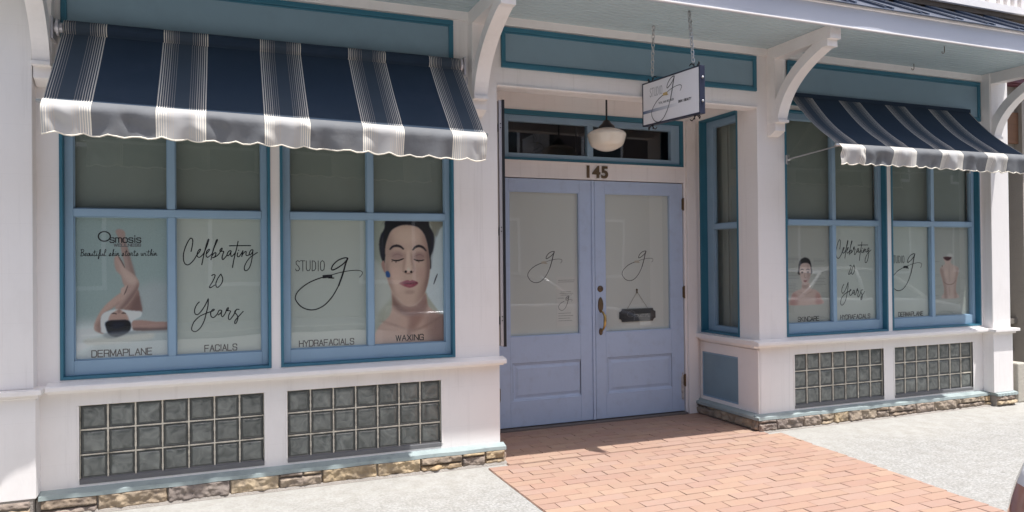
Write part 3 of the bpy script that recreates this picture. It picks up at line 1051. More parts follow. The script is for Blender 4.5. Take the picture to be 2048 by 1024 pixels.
# ------------------------------------------------------------------ doors
def door(x0, x1, gx, px, label=None):
    y0, y1, zt, zb = .852, .897, 2.229, .034
    gz = (.826, 2.116); pz = (.262, .594)
    q = MB()
    q.box(x0, gx[0], y0, y1, zb, zt); q.box(gx[1], x1, y0, y1, zb, zt)
    q.box(gx[0], gx[1], y0, y1, gz[1], zt); q.box(gx[0], gx[1], y0, y1, pz[1], gz[0]); q.box(gx[0], gx[1], y0, y1, zb, pz[0])
    q.box(gx[0], px[0], y0 + .0004, y1, pz[0], pz[1]); q.box(px[1], gx[1], y0 + .0004, y1, pz[0], pz[1])
    d = q.build('door', 'door', B, bevel=.003)
    q = MB()
    a, b, c, e = px[0], px[1], pz[0], pz[1]
    rings = [(0, .852), (.004, .857), (.012, .859), (.018, .866), (.03, .866), (.052, .859), (.056, .859)]
    n0 = len(q.v)
    for ins, yy in rings: q.v += [(a + ins, yy, c + ins), (b - ins, yy, c + ins), (b - ins, yy, e - ins), (a + ins, yy, e - ins)]
    for k in range(len(rings) - 1):
        for s in range(4): q.f.append((n0 + k * 4 + s, n0 + k * 4 + (s + 1) % 4, n0 + (k + 1) * 4 + (s + 1) % 4, n0 + (k + 1) * 4 + s)); q.m.append(0)
    q.f.append(tuple(n0 + (len(rings) - 1) * 4 + s for s in range(4))); q.m.append(0)
    q.build('panel', 'door', d)
    q = MB()
    q.quad((gx[0], .868, gz[0]), (gx[1], .868, gz[0]), (gx[1], .868, gz[1]), (gx[0], .868, gz[1]))
    q.build('pane', 'glass', d, normals=False)
    q = MB()
    for (s, t_) in ((gx[0], gx[0] + .008), (gx[1] - .008, gx[1])): q.box(s, t_, .857, .89, gz[0], gz[1])
    q.box(gx[0] + .008, gx[1] - .008, .857, .89, gz[0], gz[0] + .008); q.box(gx[0] + .008, gx[1] - .008, .857, .89, gz[1] - .008, gz[1])
    q.build('stop', 'door', d)
    return d
dl = door(1.982, 2.924, (2.088, 2.780), (2.112, 2.812))
dr = door(2.936, 3.896, (3.041, 3.758), (3.06, 3.772))
q = MB()                                            # astragal on the left leaf
q.box(2.9, 2.928, .84, .8515, .034, 2.229)
q.build('astragal', 'door', dl, bevel=.004)
# hardware on the right leaf
q = MB()
q.lathe([(.0, -.012), (.022, -.012), (.028, -.006), (.03, 0.0)], (2.987, .852, 1.232), 24, 'y')
q.lathe([(.0, -.016), (.010, -.016), (.011, -.01)], (2.987, .852, 1.232), 16, 'y')
q.build('deadbolt', 'bronze', dr, smooth=True)
q = MB()
n = 24
for (cz, rx, rz) in ((1.083, .027, .072), (.838, .019, .034)):
    q = MB()
    for (s, yy, s2, yy2) in ((1, .852, .9, .843), (.9, .843, .55, .839), (.55, .839, 0.001, .838)):
        for k in range(n):
            t0, t1 = 2 * math.pi * k / n, 2 * math.pi * (k + 1) / n
            q.quad((2.988 + rx * s * math.cos(t0), yy, cz + rz * s * math.sin(t0)), (2.988 + rx * s * math.cos(t1), yy, cz + rz * s * math.sin(t1)), (2.988 + rx * s2 * math.cos(t1), yy2, cz + rz * s2 * math.sin(t1)), (2.988 + rx * s2 * math.cos(t0), yy2, cz + rz * s2 * math.sin(t0)))
    q.build('handle_plate', 'bronze', dr, smooth=True)
q = MB()
q.tube([(2.99, .842, 1.03), (2.995, .812, 1.01), (3.0, .795, .985), (3.0, .79, .945), (2.998, .795, .895), (2.993, .815, .862), (2.989, .842, .845)], [.009, .010, .013, .014, .012, .009, .008], 10)
q.build('door_handle', 'brass', dr, smooth=True)
for (dd, hx) in ((dr, 3.9), (dl, 1.978)):
    for hz in (.33, 1.18, 2.03):
        q = MB()
        q.tube([(hx, .842, hz - .06), (hx, .842, hz + .06)], .009, 8)
        q.box(hx - .014, hx + .014, .846, .853, hz - .05, hz + .05)
        q.build('hinge', 'bronze', dd)
q = MB()                                            # worn paint at the foot of the right leaf
from mathutils import noise as mn_
pts = []
for k in range(26):
    t = 2 * math.pi * k / 26
    r0 = 1 + .45 * mn_.noise(Vector((math.cos(t) * 2, math.sin(t) * 2, 3)))
    pts.append((min(3.894, 3.878 + .02 * r0 * math.cos(t)), .8505, .27 + .13 * r0 * math.sin(t)))
q.poly(pts)
q.build('worn_patch', mat('bare_weathered_wood', (.5, .47, .44), .9, .35, 40, .5, 90, dirt=(.06, .05, .05), dirt_amt=.9, dirt_scale=18), dr)
q = MB()
q.box(1.975, 3.905, .80, .905, 0.0, .026)
q.build('threshold', mat('dark_threshold', (.15, .13, .12), .6, .2, 10), B, bevel=.003)

# transom light
q = MB()
q.box(1.977, 1.999, .832, .93, 2.389, 2.834); q.box(3.868, 3.903, .832, .93, 2.389, 2.834)
q.box(1.999, 3.868, .832, .93, 2.389, 2.412); q.box(1.999, 3.868, .832, .93, 2.79, 2.834)
tr = q.build('transom', 'teal', B, bevel=.002)
q = MB()
q.box(1.999, 2.09, .85, .9, 2.412, 2.79); q.box(3.772, 3.868, .85, .9, 2.412, 2.79)
q.box(2.09, 3.772, .85, .9, 2.412, 2.452); q.box(2.09, 3.772, .85, .9, 2.732, 2.79)
q.box(2.868, 2.928, .848, .9, 2.452, 2.732)
q.build('sash', 'blue', tr, bevel=.003)
q = MB()
for a, b in ((2.09, 2.868), (2.928, 3.772)): q.quad((a, .878, 2.452), (b, .878, 2.452), (b, .878, 2.732), (a, .878, 2.732))
q.build('pane', 'glass', tr, normals=False)

# house number
def text_mesh(name, body, size, loc, parent, m, depth=.006, offset=0.0, sx=1.0, rot=(math.pi / 2, 0, 0)):
    cu = bpy.data.curves.new(name, 'FONT')
    cu.body = body; cu.size = size; cu.extrude = depth / 2; cu.offset = offset
    cu.align_x = 'CENTER'; cu.space_character = 1.12
    to = bpy.data.objects.new('tmp', cu)
    COL.objects.link(to)
    bpy.context.view_layer.update()
    me = bpy.data.meshes.new_from_object(to.evaluated_get(bpy.context.evaluated_depsgraph_get()))
    bpy.data.objects.remove(to); bpy.data.curves.remove(cu)
    me.name = name
    me.materials.clear(); me.materials.append(M[m])
    o = bpy.data.objects.new(name, me)
    COL.objects.link(o)
    o.parent = parent
    o.location = Vector(loc) - ROOT[parent.name]
    o.rotation_euler = rot
    o.scale = (sx, 1, 1)
    ROOT[o.name] = Vector(loc)
    return o
text_mesh('house_number', '145', .150, (2.948, .829, 2.256), B, 'bronze', .012, .0045, 1.02)

# interior behind the glass
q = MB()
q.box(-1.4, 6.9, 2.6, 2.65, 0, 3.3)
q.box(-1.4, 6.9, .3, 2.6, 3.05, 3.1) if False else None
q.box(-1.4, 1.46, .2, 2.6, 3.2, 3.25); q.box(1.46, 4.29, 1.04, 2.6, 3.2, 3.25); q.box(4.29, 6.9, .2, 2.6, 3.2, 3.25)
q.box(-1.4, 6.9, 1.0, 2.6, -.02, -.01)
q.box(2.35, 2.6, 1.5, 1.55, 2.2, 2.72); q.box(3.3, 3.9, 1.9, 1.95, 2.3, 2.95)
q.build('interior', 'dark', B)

# upper storey and balcony
q = MB()
q.box(-9, 7.12, 1.4, 1.6, 3.34, 8.0)
q.box(-9, 7.12, .2, 6.5, 8.0, 8.15)
q.build('upper_wall', 'white', B)

# ------------------------------------------------------------------ canopy
q = MB()
FY = -.75
q.box(-9, 7.15, FY - .04, FY, 3.30, 3.475)
cn = q.build('canopy', 'fascia', B, bevel=.004)
q = MB()
n = 220
def bead_y(x): return FY - .052
for (za, zb_, ya, yb) in ((3.458, 3.482, FY - .058, FY + .0), (3.292, 3.306, FY - .05, FY - .038)):
    q.box(-9, 7.15, ya, yb, za, zb_)
q.build('bead', 'trimwhite', cn, bevel=.004)
q = MB()
yy = -.012
while yy > FY + .004:
    y2 = max(yy - .0495, FY + .002)
    q.prism([(yy, 3.336), (yy - .002, 3.331), (y2 + .008, 3.331), (y2 + .006, 3.3365)], 'x', -9, 7.15)
    pass
    yy = y2
q.box(-9, 7.15, FY, .2, 3.337, 3.345)
q.build('soffit_boards', 'soffit', cn)
q = MB()
# standing seam roof with a drip edge that overhangs the fascia
RY, RZ, SL = -.80, 3.487, .575
NX = 130
def edge(x): return RY - .034 + .004 * math.sin(x * 3.1) + .003 * math.sin(x * 8.3 + 1)  # waviness added so sunlight reaches the lower bead in patches
for k in range(NX):
    a, b = -9 + 16.15 * k / NX, -9 + 16.15 * (k + 1) / NX
    ea, eb = edge(a), edge(b)
    q.quad((a, ea, RZ - .012), (b, eb, RZ - .012), (b, -.17, RZ + SL * .64), (a, -.17, RZ + SL * .64))
    q.quad((a, ea, RZ - .016), (b, eb, RZ - .016), (b, eb, RZ - .012), (a, ea, RZ - .012))
    q.quad((a, ea, RZ - .016), (b, eb, RZ - .016), (b, FY, RZ - .004), (a, FY, RZ - .004))
x = -8.9
while x < 7.0:
    for off in (0, .085):
        q.prism([(RY + .01, RZ + .004), (-.19, RZ + SL * .62), (-.19, RZ + SL * .62 + .026), (RY + .01, RZ + .028)], 'x', x + off, x + off + .022)
    x += .40
q.build('metal_roof', 'roof', cn)

def bracket(x0, x1, leg=True):
    q = MB()
    if leg:
        q.box(x0, x1, -.105, 0, 2.665, 3.225)
        q.prism([(0, 2.667), (-.105, 2.667), (-.105, 2.60), (-.03, 2.565), (0, 2.565)], 'x', x0 + .0015, x1 - .0015)
    q.box(x0, x1, FY + .02, 0, 3.225, 3.331)
    q.box(x0 + .0015, x1 - .0015, FY + .055, FY + .22, 3.172, 3.226)
    # curved brace
    c0, c1 = (-.13, 2.69), (FY + .075, 3.185)
    N = 20
    outer, inner = [], []
    for k in range(N + 1):
        t = k / N
        # quadratic arc bending towards the arm
        cx_, cz_ = -.20, 3.02
        yv = (1 - t) ** 2 * c0[0] + 2 * t * (1 - t) * cx_ + t * t * c1[0]
        zv = (1 - t) ** 2 * c0[1] + 2 * t * (1 - t) * cz_ + t * t * c1[1]
        dy = 2 * (1 - t) * (cx_ - c0[0]) + 2 * t * (c1[0] - cx_); dz = 2 * (1 - t) * (cz_ - c0[1]) + 2 * t * (c1[1] - cz_)
        l = math.hypot(dy, dz); ny, nz = dz / l, -dy / l
        outer.append((yv - ny * .0, zv - nz * 0)); inner.append((min(-.004, yv + ny * .085), min(3.33, zv + nz * .085)))
    for k in range(N):
        A, Bq, Cq, D = outer[k], outer[k + 1], inner[k + 1], inner[k]
        i0, i1 = x0 + .003, x1 - .003
        q.quad((i0, *A), (i0, *Bq), (i0, *Cq), (i0, *D)); q.quad((i1, *A), (i1, *D), (i1, *Cq), (i1, *Bq))
        q.quad((i0, *A), (i1, *A), (i1, *Bq), (i0, *Bq)); q.quad((i0, *D), (i0, *Cq), (i1, *Cq), (i1, *D))
    i0, i1 = x0 + .003, x1 - .003
    q.quad((i0, *outer[0]), (i0, *inner[0]), (i1, *inner[0]), (i1, *outer[0]))
    q.box(x0 - .002, x1 + .002, -.15, -.02, 2.668, 2.692)
    return q.build('bracket', 'trimwhite', cn, bevel=.003)
bracket(-1.28, -1.185)
bracket(1.438, 1.548)
bracket(4.192, 4.302)
bracket(6.912, 7.022)

# balcony above the canopy
q = MB()
q.box(-9, 9.5, -.2, 1.4, 3.866, 3.914)
bl = q.build('balcony', 'brown', B)
q = MB()
q.box(-9, 9.5, -.23, -.13, 3.916, 3.985)
q.box(-9, 9.5, -.22, -.14, 4.75, 4.83)
x = -8.9
k = 0
while x < 9.4:
    wd = .1 if k % 12 == 0 else .042
    q.box(x, x + wd, -.2, -.16, 3.985, 4.75)
    x += wd + .062; k += 1
q.build('railing', 'trimwhite', bl)

# ------------------------------------------------------------------ awnings
def stripe_columns(xa, xb, start, period, width, coarse=.02):
    """list of (x, material slot) columns: 0 navy, 1 slate band, 2 cream, 3 taupe"""
    cuts = {xa: 0, xb: 0}
    spans = []
    k = -1
    while start + k * period < xb:
        s = start + k * period
        if s + width > xa:
            spans.append((s, s + width, 3))
            for side in (0, 1):
                def pos(t): return s + t if side == 0 else s + width - t
                lines = [(0, .0065, 2), (.0065, .0135, 1)]
                t = .0135
                for q_ in range(7):
                    lw_ = .0052 - .0004 * q_
                    lines.append((t, t + lw_, (2 if q_ < 1 else 4 if q_ < 4 else 3))); lines.append((t + lw_, t + .0122, 1 if q_ > 4 else 5))
                    t += .0122
                lines.append((t, width / 2, 1))
                for a, b, m_ in lines:
                    p0, p1 = pos(a), pos(b)
                    spans.append((min(p0, p1), max(p0, p1), m_))
        k += 1
    xs = {round(xa, 5), round(xb, 5)}
    for a, b, m_ in spans:
        for v in (a, b):
            if xa < v < xb: xs.add(round(v, 5))
    xs = sorted(xs)
    out = [xs[0]]
    for a, b in zip(xs, xs[1:]):
        n = max(1, int(math.ceil((b - a) / coarse)))
        for i in range(1, n + 1): out.append(a + (b - a) * i / n)
    ms = []
    for a, b in zip(out, out[1:]):
        c = (a + b) / 2; m_ = 0
        for s0, s1, mm in spans:
            if s0 <= c < s1: m_ = mm
        ms.append(m_)
    return out, ms

def awning(label, xa, xb, start, period, width, zl, zr, sag, roller, fy=-.585, seed=3, drop=.178, nub=True, arm_x=None):
    r2 = random.Random(seed)
    t = thing('striped_awning', ((xa + xb) / 2, 0, 2.9), label, 'awning', 'striped awnings over the shop windows')
    xs, ms = stripe_columns(xa, xb, start, period, width)
    zt = lambda x: zl + (zr - zl) * (x - xa) / (xb - xa)
    Y0, Z0 = (-.118, 2.872) if roller else (-.03, 2.945)
    NV = 14
    ph = [r2.uniform(0, 6.28) for _ in range(6)]
    q = MB()
    def P(i, v):
        x = xs[i]
        y = Y0 + (fy - Y0) * v
        z = Z0 + (zt(x) - Z0) * v
        s = math.sin(math.pi * v)
        z -= sag * s * (1 - .25 * v) + .004 * s * math.sin(x * 5 + ph[0])
        z -= .006 * math.exp(-((v - .93) / .05) ** 2)
        y += .003 * math.sin(x * 9 + ph[1]) * s
        # fabric is a touch narrower at the roller
        xx = x + (0.5 * (xa + xb) - x) * 0.008 * (1 - v)
        return (xx, y, z)
    for j in range(NV):
        for i in range(len(xs) - 1):
            q.quad(P(i, j / NV), P(i + 1, j / NV), P(i + 1, (j + 1) / NV), P(i, (j + 1) / NV), ms[i])
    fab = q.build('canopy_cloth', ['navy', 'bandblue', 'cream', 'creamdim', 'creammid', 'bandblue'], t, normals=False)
    # valance
    q = MB()
    NW = 9
    creases = [(r2.uniform(xa, xb), r2.uniform(.02, .05), r2.uniform(-.022, .022), r2.uniform(.25, .8)) for _ in range(26)]
    def V(i, v):
        x = xs[i]
        top = zt(x) + .006
        sc = .0085 * (1 - abs(math.cos(math.pi * (x - xa) / .128))) * 2
        dz = drop + .010 - sc + .006 * math.sin(x * 2.3 + ph[2])
        y = fy - .004 - (.042 * math.sin(v / .3 * math.pi / 2) if v < .3 else .042 - .026 * ((v - .3) / .7) ** .8)
        amp = v ** 1.3
        y += amp * (.010 * math.sin(x * 24.5 + ph[3]) + .007 * math.sin(x * 41 + ph[4] + 2 * v) + .008 * math.sin(x * 11 + ph[5]))
        for cx, cw, ca, cv in creases:
            d = (x - cx - (v - cv) * .05) / cw
            if abs(d) < 3: y += ca * math.exp(-d * d) * math.exp(-((v - cv) / .22) ** 2)
        return (x, y, top - dz * v)
    for j in range(NW):
        for i in range(len(xs) - 1):
            q.quad(V(i, j / NW), V(i + 1, j / NW), V(i + 1, (j + 1) / NW), V(i, (j + 1) / NW), ms[i])
    va = q.build('valance', ['vnavy', 'vband', 'vcream', 'vdim', 'vmid', 'vband'], t, smooth=True, normals=False)  # paler set of the same stripes, sunlight painted into the colours
    me = va.data
    bm = bmesh.new(); bm.from_mesh(me); bmesh.ops.remove_doubles(bm, verts=bm.verts, dist=1e-5); bm.to_mesh(me); bm.free()
    q = MB()
    q.tube([V(i, 1.0) for i in range(0, len(xs), 2)] + [V(len(xs) - 1, 1.0)], .0045, 6)
    q.build('piping', 'vcream', va, smooth=True)
    q = MB()
    q.tube([(xa - (.03 if nub else 0.0), fy + .004, zt(xa) - .006), (xb + .02, fy + .004, zt(xb) - .006)], .011, 10)
    q.build('front_bar', 'steel', t, smooth=True)
    if roller:
        q = MB()
        yc, zc, R = -.088, 2.912, .047
        nn = 14
        for i in range(len(xs) - 1):
            for k in range(nn):
                a0, a1 = math.radians(100 - 300 * k / nn), math.radians(100 - 300 * (k + 1) / nn)
                sx = lambda x: x + (0.5 * (xa + xb) - x) * .016
                q.quad((sx(xs[i]), yc - R * math.cos(a0), zc + R * math.sin(a0)), (sx(xs[i + 1]), yc - R * math.cos(a0), zc + R * math.sin(a0)), (sx(xs[i + 1]), yc - R * math.cos(a1), zc + R * math.sin(a1)), (sx(xs[i]), yc - R * math.cos(a1), zc + R * math.sin(a1)), ms[i])
        q.build('roller', ['navy', 'bandblue', 'cream', 'creamdim', 'creammid', 'bandblue'], t, smooth=True, normals=False)
        q = MB()
        for xe, sg in ((xa + .012, -1), (xb - .035, 1)):
            q = MB()
            q.tube([(xe, yc, zc), (xe + sg * .045, yc, zc)], .030, 14)
            q.tube([(xe + sg * .02, yc, zc), (xe + sg * .034, yc, zc)], .05, 16)
            q.box(xe + sg * .046, xe + sg * .058, -.13, 0, zc - .075, zc + .055)
            if sg > 0: q.tube([(xb + .036 + .006 * math.cos(a * .524), -.1, 2.80 + .028 * math.sin(a * .524)) for a in range(13)], .0035, 6)
            q.build('roller_bracket', 'alu', t)
    else:
        q = MB()
        q.box(xa - .0, xb, -.045, -.008, 2.93, 2.965)
        q.build('head_rail', 'navy', t)
    q = MB()
    for (xs_, s) in ((xa, -1), (xb, 1)):
        q = MB()
        wx = xs_ - s * .0
        if arm_x and s == -1: wx = arm_x
        q.tube([(wx, -.012, 2.37 if arm_x else 2.36), (xs_, fy + .01, zt(xs_) - .012)], .0065, 8)
        q.box(wx - .012, wx + .012, -.03, 0, 2.33, 2.41)
        q.tube([(wx - .014, -.03, 2.37), (wx + .014, -.03, 2.37)], .011, 8)
        q.build('support_arm', 'steel', t)
    return t
awning('navy awning with cream pinstripe bands on a roller over the big left windows', -1.139, 1.360, -1.166, .5735, .258, 2.380, 2.336, .012, True, seed=5)
awning('sagging navy awning with blurred pale stripes over the skincare windows at the right', 4.41, 6.70, 4.40, .5725, .258, 2.420, 2.428, .055, False, seed=11, drop=.165, arm_x=4.40)

# ------------------------------------------------------------------ logo strokes (metres, traced on the window)
STUDIO = [(0.0045, [(0.076, 0.597), (0.062, 0.605), (0.051, 0.597), (0.053, 0.581), (0.069, 0.564), (0.075, 0.548), (0.066, 0.535), (0.053, 0.536), (0.048, 0.548)]), (0.0045, [(0.08, 0.604), (0.11, 0.603)]), (0.0045, [(0.096, 0.603), (0.096, 0.533)]), (0.0045, [(0.119, 0.604), (0.119, 0.55), (0.125, 0.535), (0.138, 0.535), (0.145, 0.549), (0.145, 0.604)]), (0.0045, [(0.159, 0.603), (0.158, 0.533), (0.173, 0.536), (0.182, 0.549), (0.182, 0.587), (0.174, 0.6), (0.159, 0.603)]), (0.0045, [(0.199, 0.603), (0.199, 0.532)]), (0.0045, [(0.227, 0.604), (0.216, 0.593), (0.214, 0.57), (0.216, 0.541), (0.226, 0.532), (0.238, 0.541), (0.241, 0.569), (0.239, 0.593), (0.227, 0.604)])]
GLOGO = [(0.0085, [(0.401, 0.62), (0.377, 0.621), (0.334, 0.604), (0.301, 0.573), (0.289, 0.545), (0.299, 0.538), (0.334, 0.554), (0.377, 0.585), (0.401, 0.616)]), (0.011, [(0.401, 0.618), (0.386, 0.577), (0.367, 0.51), (0.338, 0.429)]), (0.0075, [(0.338, 0.429), (0.295, 0.354), (0.239, 0.294), (0.183, 0.267), (0.132, 0.266), (0.083, 0.289), (0.051, 0.328), (0.046, 0.361), (0.07, 0.402), (0.129, 0.448), (0.189, 0.475), (0.235, 0.489)]), (0.005, [(0.287, 0.502), (0.343, 0.518), (0.41, 0.53), (0.467, 0.533), (0.498, 0.525), (0.503, 0.508), (0.483, 0.484)])]
FER = [(0.022, [(0.235, 0.492), (0.263, 0.494), (0.287, 0.495)]), (0.008, [(0.268, 0.483), (0.305, 0.481)])]
CEL = [(0.0062, [(0.085, 0.67), (0.092, 0.704), (0.096, 0.74), (0.091, 0.755), (0.082, 0.756), (0.067, 0.734), (0.05, 0.693), (0.04, 0.652), (0.04, 0.617), (0.048, 0.592), (0.065, 0.583), (0.083, 0.594), (0.104, 0.619), (0.119, 0.646), (0.134, 0.665), (0.142, 0.682), (0.138, 0.685), (0.128, 0.674), (0.122, 0.654), (0.123, 0.638), (0.134, 0.632), (0.147, 0.64), (0.162, 0.66), (0.178, 0.698), (0.192, 0.74), (0.192, 0.751), (0.187, 0.745), (0.178, 0.715), (0.167, 0.671), (0.158, 0.629), (0.149, 0.583)]), (0.0062, [(0.18, 0.657), (0.191, 0.671), (0.197, 0.683), (0.192, 0.684), (0.181, 0.673), (0.176, 0.654), (0.177, 0.638), (0.186, 0.632), (0.203, 0.646), (0.213, 0.659), (0.226, 0.698), (0.243, 0.737), (0.245, 0.749), (0.238, 0.742), (0.228, 0.709), (0.218, 0.676), (0.21, 0.64), (0.205, 0.615)]), (0.0062, [(0.209, 0.637), (0.223, 0.657), (0.234, 0.662), (0.235, 0.651), (0.226, 0.633), (0.213, 0.629), (0.226, 0.632), (0.246, 0.645), (0.261, 0.665), (0.26, 0.677), (0.267, 0.688), (0.274, 0.691), (0.272, 0.681), (0.265, 0.67)]), (0.0062, [(0.265, 0.67), (0.283, 0.67), (0.277, 0.648), (0.273, 0.626), (0.278, 0.616), (0.29, 0.628), (0.303, 0.645), (0.307, 0.659), (0.318, 0.673), (0.329, 0.673), (0.325, 0.66), (0.312, 0.642), (0.303, 0.644)]), (0.0062, [(0.329, 0.671), (0.327, 0.648), (0.332, 0.636), (0.345, 0.648), (0.357, 0.664)]), (0.0062, [(0.373, 0.737), (0.364, 0.692), (0.353, 0.648), (0.343, 0.6), (0.337, 0.562)]), (0.0062, [(0.319, 0.707), (0.387, 0.708), (0.452, 0.708)]), (0.0062, [(0.371, 0.661), (0.367, 0.645), (0.371, 0.635), (0.382, 0.639), (0.403, 0.673)]), (0.0062, [(0.375, 0.678), (0.377, 0.675)]), (0.0062, [(0.403, 0.675), (0.399, 0.656), (0.395, 0.633), (0.399, 0.647), (0.413, 0.665), (0.423, 0.668), (0.422, 0.647), (0.43, 0.641), (0.441, 0.648), (0.445, 0.664), (0.456, 0.679), (0.466, 0.678), (0.462, 0.662), (0.45, 0.647), (0.442, 0.647)]), (0.0062, [(0.466, 0.677), (0.462, 0.638), (0.453, 0.588), (0.439, 0.554), (0.422, 0.54), (0.411, 0.549), (0.414, 0.574), (0.429, 0.605), (0.448, 0.629), (0.472, 0.647), (0.494, 0.662)]), (0.0062, [(0.208, 0.51), (0.218, 0.517), (0.229, 0.514), (0.226, 0.498), (0.212, 0.468), (0.195, 0.438), (0.202, 0.432), (0.226, 0.448)]), (0.0062, [(0.265, 0.52), (0.247, 0.494), (0.234, 0.459), (0.238, 0.435), (0.252, 0.437), (0.271, 0.463), (0.276, 0.491), (0.265, 0.52)]), (0.0062, [(0.133, 0.34), (0.117, 0.322), (0.105, 0.292), (0.106, 0.266), (0.12, 0.257), (0.14, 0.274), (0.165, 0.312), (0.187, 0.359)]), (0.0062, [(0.187, 0.359), (0.185, 0.316), (0.174, 0.264), (0.16, 0.212), (0.138, 0.17), (0.11, 0.147), (0.09, 0.154), (0.086, 0.172), (0.1, 0.21), (0.132, 0.244), (0.168, 0.262), (0.201, 0.274), (0.219, 0.28), (0.223, 0.289), (0.213, 0.287), (0.201, 0.267), (0.205, 0.241), (0.221, 0.236), (0.241, 0.257), (0.253, 0.281), (0.268, 0.278), (0.262, 0.263), (0.246, 0.25)]), (0.0062, [(0.269, 0.278), (0.266, 0.25), (0.274, 0.238), (0.29, 0.26), (0.301, 0.29), (0.309, 0.297), (0.309, 0.286), (0.3, 0.277), (0.323, 0.274), (0.313, 0.25), (0.31, 0.224), (0.321, 0.219), (0.343, 0.249), (0.36, 0.282), (0.377, 0.282)]), (0.0062, [(0.36, 0.281), (0.349, 0.267), (0.364, 0.244), (0.368, 0.222), (0.358, 0.193), (0.349, 0.191), (0.351, 0.209), (0.372, 0.235), (0.402, 0.269)])]

# ------------------------------------------------------------------ hanging sign
hs = thing('hanging_sign', (2.938, -.40, 2.74), 'double sided white hanging sign with black frame and swirling g logo on two chains', 'sign')
SL_, SH, ST = .765, .348, .046
ca, sa = math.cos(math.radians(2.7)), math.sin(math.radians(2.7))
def sg(x, u, v):
    """sign space: x across, u towards the street from the wall end, v up from the bottom"""
    du, dv = u - SL_ / 2, v - SH / 2
    return (x, -.402 - (du * ca + dv * sa * 0), 2.727 + dv * ca - du * sa)
q = MB()
fr = .011
q.box(2.938 - ST / 2, 2.938 + ST / 2, 0, fr, 0, SH, fn=sg); q.box(2.938 - ST / 2, 2.938 + ST / 2, SL_ - fr, SL_, 0, SH, fn=sg)
q.box(2.938 - ST / 2, 2.938 + ST / 2, fr, SL_ - fr, 0, fr, fn=sg); q.box(2.938 - ST / 2, 2.938 + ST / 2, fr, SL_ - fr, SH - fr, SH, fn=sg)
q.build('frame', 'navyframe', hs, bevel=.002)
q = MB()
q.box(2.938 - ST / 2 + .003, 2.938 + ST / 2 - .003, fr, SL_ - fr, fr, SH - fr, fn=sg)
q.build('face', 'signwhite', hs)
q = MB()
for vv in (.09, .26):
    q = MB()
    q.lathe([(0, .012), (.006, .012), (.009, .007), (.009, 0)], (0, 0, 0), 12, 'y')
    k = 4 * 12
    c = sg(2.938, SL_, vv)
    q.v[-k:] = [(c[0] + x, c[1] - y, c[2] + z) for x, y, z in q.v[-k:]]
    q.build('bolt', 'steel', hs, smooth=True)
for side in (-1, 1):
    xf = 2.938 + side * (ST / 2 - .003)
    def pl(u, v, l=0.0, side=side, xf=xf):
        uu = u if side < 0 else SL_ - u
        return sg(xf + side * (.0012 + l), uu, v)
    k_ = .89
    tr_ = lambda p: (p[0] * k_ + .095, p[1] * k_ - .225)
    q = MB()
    for wd, pts in STUDIO: ribbon(q, [(p[0] * k_ + .07, p[1] * .95 - .285) for p in pts], .0036, pl, 1, smooth=False)
    for wd, pts in GLOGO: ribbon(q, [tr_(p) for p in pts], wd * .8, pl, 0, lift=.0009)
    for wd, pts in FER: ribbon(q, [tr_(p) for p in pts], wd, pl, 2, lift=.0013)
    caps(q, 'TOTAL SKIN WELLNESS', .235, .44, .148, .014, .0028, pl, 1)
    caps(q, 'SKIN | BEAUTY', .50, .66, .118, .016, .0038, pl, 0)
    q.build('lettering', ['ink', 'greyink', 'gold'], hs, normals=False)
    q = MB()
    NB = 24
    for i in range(NB):
        a, b = .012 + .48 * i / NB, .012 + .48 * (i + 1) / NB
        q.quad(pl(a, .098), pl(b, .098), pl(b, .122), pl(a, .122))
    o = q.build('colour_bar', 'picture', hs, normals=False)
    ca_ = o.data.color_attributes.new('Col', 'FLOAT_COLOR', 'POINT')
    for i in range(NB):
        for k, tt in enumerate((i / NB, (i + 1) / NB, (i + 1) / NB, i / NB)):
            c = [(.10 + (.78 - .10) * tt), (.14 + (.76 - .14) * tt), (.24 + (.78 - .24) * tt)]
            ca_.data[i * 4 + k].color = (*c, 1)
q = MB()
for (uu, d) in ((.12, 1), (.67, -1)):
    for sgn, vb in ((1, SH), (-1, 0)):
        q = MB()
        pts = []
        for k in range(19):
            t = k / 18
            pts.append((uu + d * (.055 - .11 * t), vb + sgn * (.018 + .016 * math.sin(t * 2 * math.pi + .3))))
        for k in range(9):
            t = k / 8 * 4.5
            pts.append((uu + d * (-.055 - .010 * math.sin(t)), vb + sgn * (.020 + .012 * math.cos(t) - .0)))
        q.tube([sg(2.938, a, b) for a, b in pts], .004, 6)
        q.tube([sg(2.938, uu, vb), sg(2.938, uu, vb + sgn * .03)], .004, 6)
        q.build('scroll_bracket', 'black', hs, smooth=True)
def chain(p0, p1):
    q = MB()
    p0, p1 = Vector(p0), Vector(p1)
    d = (p1 - p0); Ln = d.length; d.normalize()
    a = d.cross(Vector((1, 0, 0))).normalized(); b = d.cross(a)
    n = int(Ln / .030)
    for i in range(n):
        c = p0 + d * (Ln * (i + .5) / n)
        s = a if i % 2 else b
        pts = [c + d * (.021 * math.cos(t * math.pi / 5)) + s * (.012 * math.sin(t * math.pi / 5)) for t in range(11)]
        q.tube(pts, .0038, 6, caps=False)
    c = p0
    q.tube([c + Vector((0, 0, .012)), c - Vector((0, 0, .02))], .004, 6)
    q.build('chain', 'steel', hs, smooth=True)
t0, t1 = sg(2.938, .115, SH + .045), sg(2.938, .66, SH + .045)
chain((2.90, -.222, 3.325), t0)
chain((2.965, -.60, 3.325), t1)

